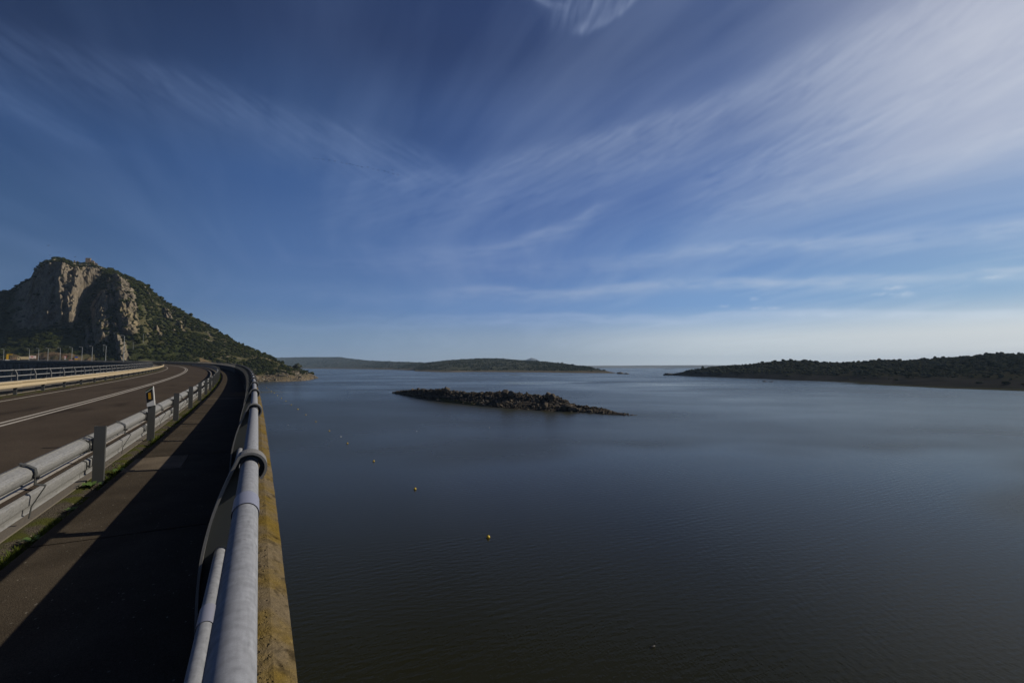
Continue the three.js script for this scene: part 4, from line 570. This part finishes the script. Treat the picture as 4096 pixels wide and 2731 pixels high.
{
  const geos = [birdGeo(0.5), birdGeo(-0.2), birdGeo(0.15)]; M.bird = std([0.06, 0.058, 0.056], 0.8); M.birdPale = std([0.5, 0.5, 0.5], 0.8);
  const F = [[298, 172, 0], [372, 182, 1], [482, 187, 1, 1], [612, 208, 0], [730, 225, 2, 1], [876, 261, 0], [978, 275, 1, 1], [1050, 290, 2], [1108, 302, 2], [1202, 323, 1], [1293, 344, 1], [1418, 358, 0], [1533, 390, 2], [1637, 420, 0], [1768, 438, 2], [1847, 460, 2], [1933, 417, 0], [1947, 493, 0], [2043, 513, 2]];
  const ORD = ['first', 'second', 'third', 'fourth', 'fifth', 'sixth', 'seventh', 'eighth', 'ninth', 'tenth', 'eleventh', 'twelfth', 'thirteenth', 'fourteenth', 'fifteenth', 'sixteenth', 'seventeenth', 'eighteenth', 'nineteenth'];
  F.forEach(([x, y, k, pale], i) => { const b = mesh('flying_bird', geos[k], pale ? M.birdPale : M.bird); b.position.copy(atDepth((1200 + x / 5.227) / 4, (600 + y / 5.227) / 4, 430)); b.rotation.set(0, rad(60 + 8 * Math.sin(i * 2)), rad(10 * Math.sin(i * 1.7))); b.rotation.order = 'YXZ'; b.scale.setScalar(1.15); tag(b, i === 0 ? 'leftmost bird leading the long line high over the water' : i === F.length - 1 ? 'rightmost bird ending the long line high over the water' : i === 16 ? 'bird flying just above the right end of the long line' : `${pale ? 'pale' : 'dark'} flying bird, ${ORD[i]} from the left in the long line over the water`, 'bird', 'birds flying in a line over the water'); });
  [[1008, 160, 430, 'dark bird gliding highest above the castle hill'], [1230, 300, 470, 'dark bird gliding low above the rocky summit'], [1570, 397, 520, 'small dark bird gliding just left of the castle tower'], [1040, 362, 560, 'faint small bird gliding just over the rocky summit']].forEach(([x, y, d, l], i) => { const b = mesh('flying_bird', geos[2], M.bird); b.position.copy(atDepth(x / 5.227 / 4, (950 + y / 5.227) / 4, d)); b.rotation.order = 'YXZ'; b.rotation.set(0, 0.3 + i, rad(14 - 6 * i)); b.scale.setScalar(1.5); tag(b, l, 'bird'); });
  // birds on the water
  const swim = () => { const g = new THREE.LatheGeometry([[0, -0.3], [0.05, -0.26], [0.12, -0.1], [0.13, 0.05], [0.08, 0.2], [0, 0.27]].map((p) => new THREE.Vector2(...p)), 12); g.rotateX(Math.PI / 2); g.scale(1, 0.8, 1); const neck = new THREE.TubeGeometry(new THREE.CatmullRomCurve3([[0, 0.02, 0.18], [0, 0.12, 0.25], [0, 0.24, 0.24], [0, 0.27, 0.3]].map((p) => new THREE.Vector3(...p))), 8, 0.035, 7), head = new THREE.SphereGeometry(0.05, 10, 8); head.translate(0, 0.275, 0.29); const bill = new THREE.ConeGeometry(0.018, 0.1, 6); bill.rotateX(Math.PI / 2); bill.translate(0, 0.27, 0.38); const t = new THREE.ConeGeometry(0.06, 0.16, 6); t.rotateX(-Math.PI / 2); t.translate(0, 0.04, -0.34); return mergeGeometries([g, neck, head, bill, t].map((q) => { const n = q.toNonIndexed(); n.deleteAttribute('uv'); return n; })); };
  const sg = swim(); const cm = mesh('water_bird', sg, std([0.012, 0.012, 0.012], 0.6)); cm.position.copy(onPlane(653.3, 646, WL)); cm.position.y += 0.04; cm.rotation.y = 2.2; cm.scale.setScalar(0.95); tag(cm, 'dark bird swimming alone on the near water at the bottom', 'bird');
  [[1667.4, 1722.8, 'white bird floating on the open water left of the island'], [1957.6, 1708.5, 'white bird floating below the left part of the stony island'], [1152.7, 1700, 'white bird floating near the parapet beyond the hooked posts'], [1364, 1745, 'white bird floating beside the fourth buoy']].forEach(([x, y, l], i) => { const b = mesh('water_bird', sg, M.white); b.position.copy(onPlane(x / 4, y / 4, WL)); b.position.y += 0.04; b.rotation.y = i * 2; b.scale.setScalar(0.8); tag(b, l, 'bird'); });
}
// ---------------------------------------------------------------- lamp posts
{
  const lampG = (h) => { const g = new THREE.Group(); const pole = new THREE.CylinderGeometry(0.09, 0.14, h, 8); pole.translate(0, h / 2, 0); mesh('pole', pole, M.lamp ??= std([0.42, 0.45, 0.46], 0.5), g); const arm = new THREE.TubeGeometry(new THREE.CatmullRomCurve3([[0, h - 0.05, 0], [0.25, h + 0.25, 0], [0.9, h + 0.35, 0]].map((p) => new THREE.Vector3(...p))), 8, 0.05, 6); mesh('arm', arm, M.lamp, g); const hd = new RoundedBoxGeometry(0.75, 0.16, 0.3, 2, 0.05); hd.translate(1.2, h + 0.36, 0); mesh('lamp_head', hd, M.lamp, g); return g; };
  const p9 = lampG(9.6), p14 = lampG(13.5);
  const S = [601, 548, 528, 507, 479, 451, 426, 400, 363, 310], L = ['leftmost lamp post on the far crest beside the yellow frame', 'lamp post on the far crest right of the lorry', 'lamp post on the far crest, second right of the lorry', 'lamp post on the far crest, second left of the red and white sign', 'lamp post on the far crest just left of the red and white sign', 'lamp post on the far crest just right of the blue sign', 'lamp post on the far crest, second right of the blue sign', 'lamp post on the far crest below the dark gully of the hill', 'lamp post on the far crest at the foot of the pale outcrop', 'tall lamp post on the crest nearest to the road bend'];
  S.forEach((s, i) => { const c = (i === 9 ? p14 : p9).clone(); c.name = numbered('lamp_post'); scene.add(c); put(c, s, -11.45, 0); c.rotation.y += Math.PI; tag(c, L[i], 'lamp post', 'lamp posts along the dam crest'); });
  const surf = (x, y) => { let best = null, bd = 1e9; const i = Math.round((x + 150) / 472 * hill.cols); for (let j = 0; j <= hill.nf; j++) { const k = i * hill.n + j, q = px([hill.pos[k * 3], hill.pos[k * 3 + 1], hill.pos[k * 3 + 2]]); const e = Math.abs(q[1] - y) + Math.abs(q[0] - x) * 0.2; if (e < bd) { bd = e; best = k; } } return new THREE.Vector3(...hill.pos.slice(best * 3, best * 3 + 3)); };
  [[113.6, 341.5, 'pale thin mast in front of the outcrop, left of three on the hillside'], [133.2, 351.2, 'pale thin mast low on the hillside right of the outcrop'], [142.5, 342.4, 'pale thin mast higher on the hillside right of the outcrop'], [103.6, 354.4, 'pale thin mast at the foot of the left outcrop']].forEach(([x, y, l]) => { const c = p14.clone(); c.name = numbered('lamp_post'); scene.add(c); c.position.copy(surf(x, y)); c.position.y -= 0.6; c.scale.setScalar(1.1); tag(c, l, 'lamp post', 'masts on the hillside'); });
}
// ---------------------------------------------------------------- things on the far crest
{
  const t = group('lorry'); tag(t, 'cream and white lorry seen side on at the far end of the dam crest', 'lorry');
  const cr = std([0.55, 0.45, 0.26], 0.6), wh = std([0.72, 0.6, 0.55], 0.6), rd = std([0.5, 0.03, 0.02], 0.5), glass = std([0.02, 0.025, 0.03], 0.15);
  const tub = new THREE.ExtrudeGeometry(new THREE.Shape([[-3.9, 0], [2.4, 0], [2.9, 1.9], [-4.1, 1.9], [-4.4, 1.5]].map((p) => new THREE.Vector2(...p))), { depth: 2.4, bevelEnabled: true, bevelSize: 0.05, bevelThickness: 0.05, bevelSegments: 1 }); tub.translate(0, 1.2, -1.2); mesh('tipper_body', tub, cr, t);
  const boxb = new RoundedBoxGeometry(5.4, 2.0, 2.5, 2, 0.08); boxb.translate(5.4, 2.9, 0); mesh('cargo_box', boxb, wh, t); mesh('red_panel', box(4.0, 6.0, 2.9, 3.5, 1.25, 1.27), rd, t);
  const cab = new THREE.ExtrudeGeometry(new THREE.Shape([[-6.8, 0.5], [-4.6, 0.5], [-4.6, 3.0], [-6.2, 3.0], [-6.8, 1.8]].map((p) => new THREE.Vector2(...p))), { depth: 2.4, bevelEnabled: true, bevelSize: 0.06, bevelThickness: 0.06, bevelSegments: 2 }); cab.translate(0, 0.2, -1.2); mesh('cab', cab, cr, t); mesh('side_window', box(-6.2, -5.0, 2.1, 2.9, 1.25, 1.275), glass, t);
  mesh('chassis', box(-6.4, 8.0, 0.75, 1.15, -0.9, 0.9), M.dark, t); const wg = new THREE.CylinderGeometry(0.52, 0.52, 0.35, 18); wg.rotateX(Math.PI / 2); for (const x of [-5.6, -0.6, 1.0, 5.4, 6.8]) for (const z of [-1.05, 1.05]) { const w = mesh('wheel', wg, M.dark, t); w.position.set(x, 0.52, z); }
  put(t, 572, -6.6, ROAD_H); t.rotation.y = rad(42); t.scale.set(0.72, 1.15, 0.8); 
  const c = group('yellow_frame'); tag(c, 'yellow bent steel frame like an upturned L on the far crest', 'frame');
  const ym = std([0.68, 0.4, 0.01], 0.5); mesh('column', mergeGeometries([box(-0.55, 0.55, 0, 5.0, -0.4, 0.4), box(-0.75, -0.2, 0.6, 3.6, -0.35, 0.35)]), ym, c); mesh('arm', box(-0.5, 2.9, 5.0, 5.6, -0.3, 0.3), ym, c); mesh('base_block', new RoundedBoxGeometry(2.6, 1.1, 1.2, 2, 0.1).translate(0, 0.5, 0.4), M.white, c);
  put(c, 594, -11.2, 0.02); c.rotation.y = rad(38);
  const sign = (name, s, h, make, label) => { const g = group(name); tag(g, label, 'road sign'); mesh('pole', new THREE.CylinderGeometry(0.05, 0.05, h, 8).translate(0, h / 2, 0), M.galv, g); make(g, h); put(g, s, -10.75, 0.02); g.rotation.y = rad(36); };
  sign('road_sign', 470, 3.2, (g, h) => { const d = new THREE.CylinderGeometry(0.75, 0.75, 0.05, 28); d.rotateX(Math.PI / 2); d.translate(0, h, 0.07); mesh('disc', d, std([0.55, 0.03, 0.03], 0.5), g); const w = new THREE.CylinderGeometry(0.5, 0.5, 0.02, 28); w.rotateX(Math.PI / 2); w.translate(0, h, 0.115); mesh('disc_face', w, M.white, g); mesh('plate', box(-0.45, 0.45, h - 1.7, h - 0.95, 0.05, 0.09), M.white, g); }, 'round red and white road sign on the far crest');
  sign('road_sign', 443, 3.0, (g, h) => { mesh('panel', box(-0.75, 0.75, h - 0.5, h + 0.6, 0.05, 0.1), std([0.04, 0.11, 0.42], 0.5), g); mesh('lower_panel', box(-0.8, 0.8, h - 1.6, h - 0.55, 0.05, 0.1), std([0.65, 0.36, 0.03], 0.5), g); }, 'square blue road sign with yellow panel on the far crest');
  const bar = group('barrier_board'); tag(bar, 'low red and white barrier board between the two signs on the far crest', 'barrier'); mesh('board', box(-1.1, 1.1, 0.9, 1.5, -0.05, 0.05), M.white, bar); for (const x of [-0.8, 0, 0.8]) mesh('stripe', box(x - 0.2, x + 0.2, 0.92, 1.48, 0.05, 0.062), rd, bar); for (const x of [-0.9, 0.9]) mesh('leg', box(x - 0.06, x + 0.06, 0, 0.9, -0.04, 0.04), M.white, bar); put(bar, 456, -10.75, 0.02); bar.rotation.y = rad(36);
}
// ---------------------------------------------------------------- grass on the verge
{
  const r = rng(91), pos = [], ind = []; for (let i = 0; i < 9; i++) { const a = r() * 6.283, l = 0.35 + 0.65 * r(), lean = 0.15 + 0.5 * r(), w = 0.035 + 0.02 * r(), x = 0.16 * (r() - 0.5), z = 0.16 * (r() - 0.5), ca = Math.cos(a), sa = Math.sin(a), k = pos.length / 3; const f = (t, sd) => [x + ca * lean * t * t * l - sa * w * sd * (1 - t * 0.8), l * t * (1 - 0.25 * lean * t), z + sa * lean * t * t * l + ca * w * sd * (1 - t * 0.8)]; pos.push(...f(0, -1), ...f(0, 1), ...f(0.55, -1), ...f(0.55, 1), ...f(1, 0)); ind.push(k, k + 1, k + 2, k + 1, k + 3, k + 2, k + 2, k + 3, k + 4); }
  const g = new THREE.BufferGeometry(); g.setAttribute('position', new THREE.Float32BufferAttribute(pos, 3)); g.setIndex(ind); g.computeVertexNormals();
  const list = []; for (let i = 0; i < 26000 && list.length < 5200; i++) { const s = 1 + 70 * r() ** 1.7, k = r(), u = k < 0.7 ? -1.815 - 0.12 * r() : -1.84 - 0.34 * r(); const d = fbm(s * 0.55, u * 3, 3.3, 3) + (k < 0.7 ? 0.12 : 0); if (d < 0.02) continue; const h = 0.03 + 0.1 * r() * (0.5 + 2 * Math.max(0, d)) * (k < 0.7 ? 1 : 0.55); list.push({ p: new THREE.Vector3(...at(s, u, k < 0.7 ? -0.1 : -0.08)), s: h, turn: r() * 6.283, k: r() }); }
  const gm = std([0.085, 0.12, 0.024], 0.85, { side: THREE.DoubleSide }); for (const im of scatter('grass', list, [g], gm, (q) => RGB(0.7 + 0.7 * q.k, 0.75 + 0.45 * q.k, 0.8))) im.userData.label = 'short green grass along the kerb of the footpath';
  const pl = []; for (let i = 0; i < 900; i++) { const s = 1 + 40 * r(), u = -2.12 + 0.32 * r(); pl.push({ p: new THREE.Vector3(...at(s, u, -0.078)), s: 0.005 + 0.012 * r() ** 3, turn: r() * 6, k: r(), wy: 0.7 }); }
  for (const im of scatter('gravel', pl, [stones[0]], M.stoneC, (q) => RGB(0.5 + 0.9 * q.k, 0.5 + 0.85 * q.k, 0.5 + 0.8 * q.k))) im.userData.label = 'loose gravel on the verge beside the crash barrier';
  // broad-leaved weeds
  const lp = []; for (let i = 0; i < 8; i++) { const a = i * 0.8 + r() * 0.3, l = 0.09 + 0.05 * r(), w = 0.022; const P = (t, sd) => [Math.cos(a) * l * t - Math.sin(a) * w * sd * Math.sin(Math.PI * Math.min(1, t * 0.9 + 0.1)), 0.055 * Math.sin(t * 2.2) + 0.01, Math.sin(a) * l * t + Math.cos(a) * w * sd * Math.sin(Math.PI * Math.min(1, t * 0.9 + 0.1))]; const row = [0, 0.35, 0.7, 1]; for (let q = 0; q < 3; q++) for (const tri of [[[row[q], -1], [row[q], 1], [row[q + 1], -1]], [[row[q], 1], [row[q + 1], 1], [row[q + 1], -1]]]) for (const [t, sd] of tri) lp.push(...P(t, sd)); }
  const lg = new THREE.BufferGeometry(); lg.setAttribute('position', new THREE.Float32BufferAttribute(lp, 3)); lg.computeVertexNormals(); const lm = std([0.08, 0.14, 0.03], 0.6, { side: THREE.DoubleSide });
  const W = [[9.5, -1.86, 1.25, 'leafy weed at the kerb beside the pale slab'], [8.6, -2.0, 1.3, 'leafy weed at the foot of the nearest barrier post'], [6.3, -1.87, 1, 'leafy weed at the kerb between the two nearest post shadows'], [5.2, -1.88, 1.1, 'leafy weed at the kerb near the left picture edge'], [7.4, -1.86, 0.8, 'small leafy weed at the kerb beyond the nearest lit path patch']]; W.forEach(([s, u, k, l], i) => { const m = mesh('weed', lg, lm); put(m, s, u, -0.09); m.rotation.y += i * 1.3; m.scale.setScalar(k); tag(m, l, 'weed'); });
}
renderer.render(scene, camera);
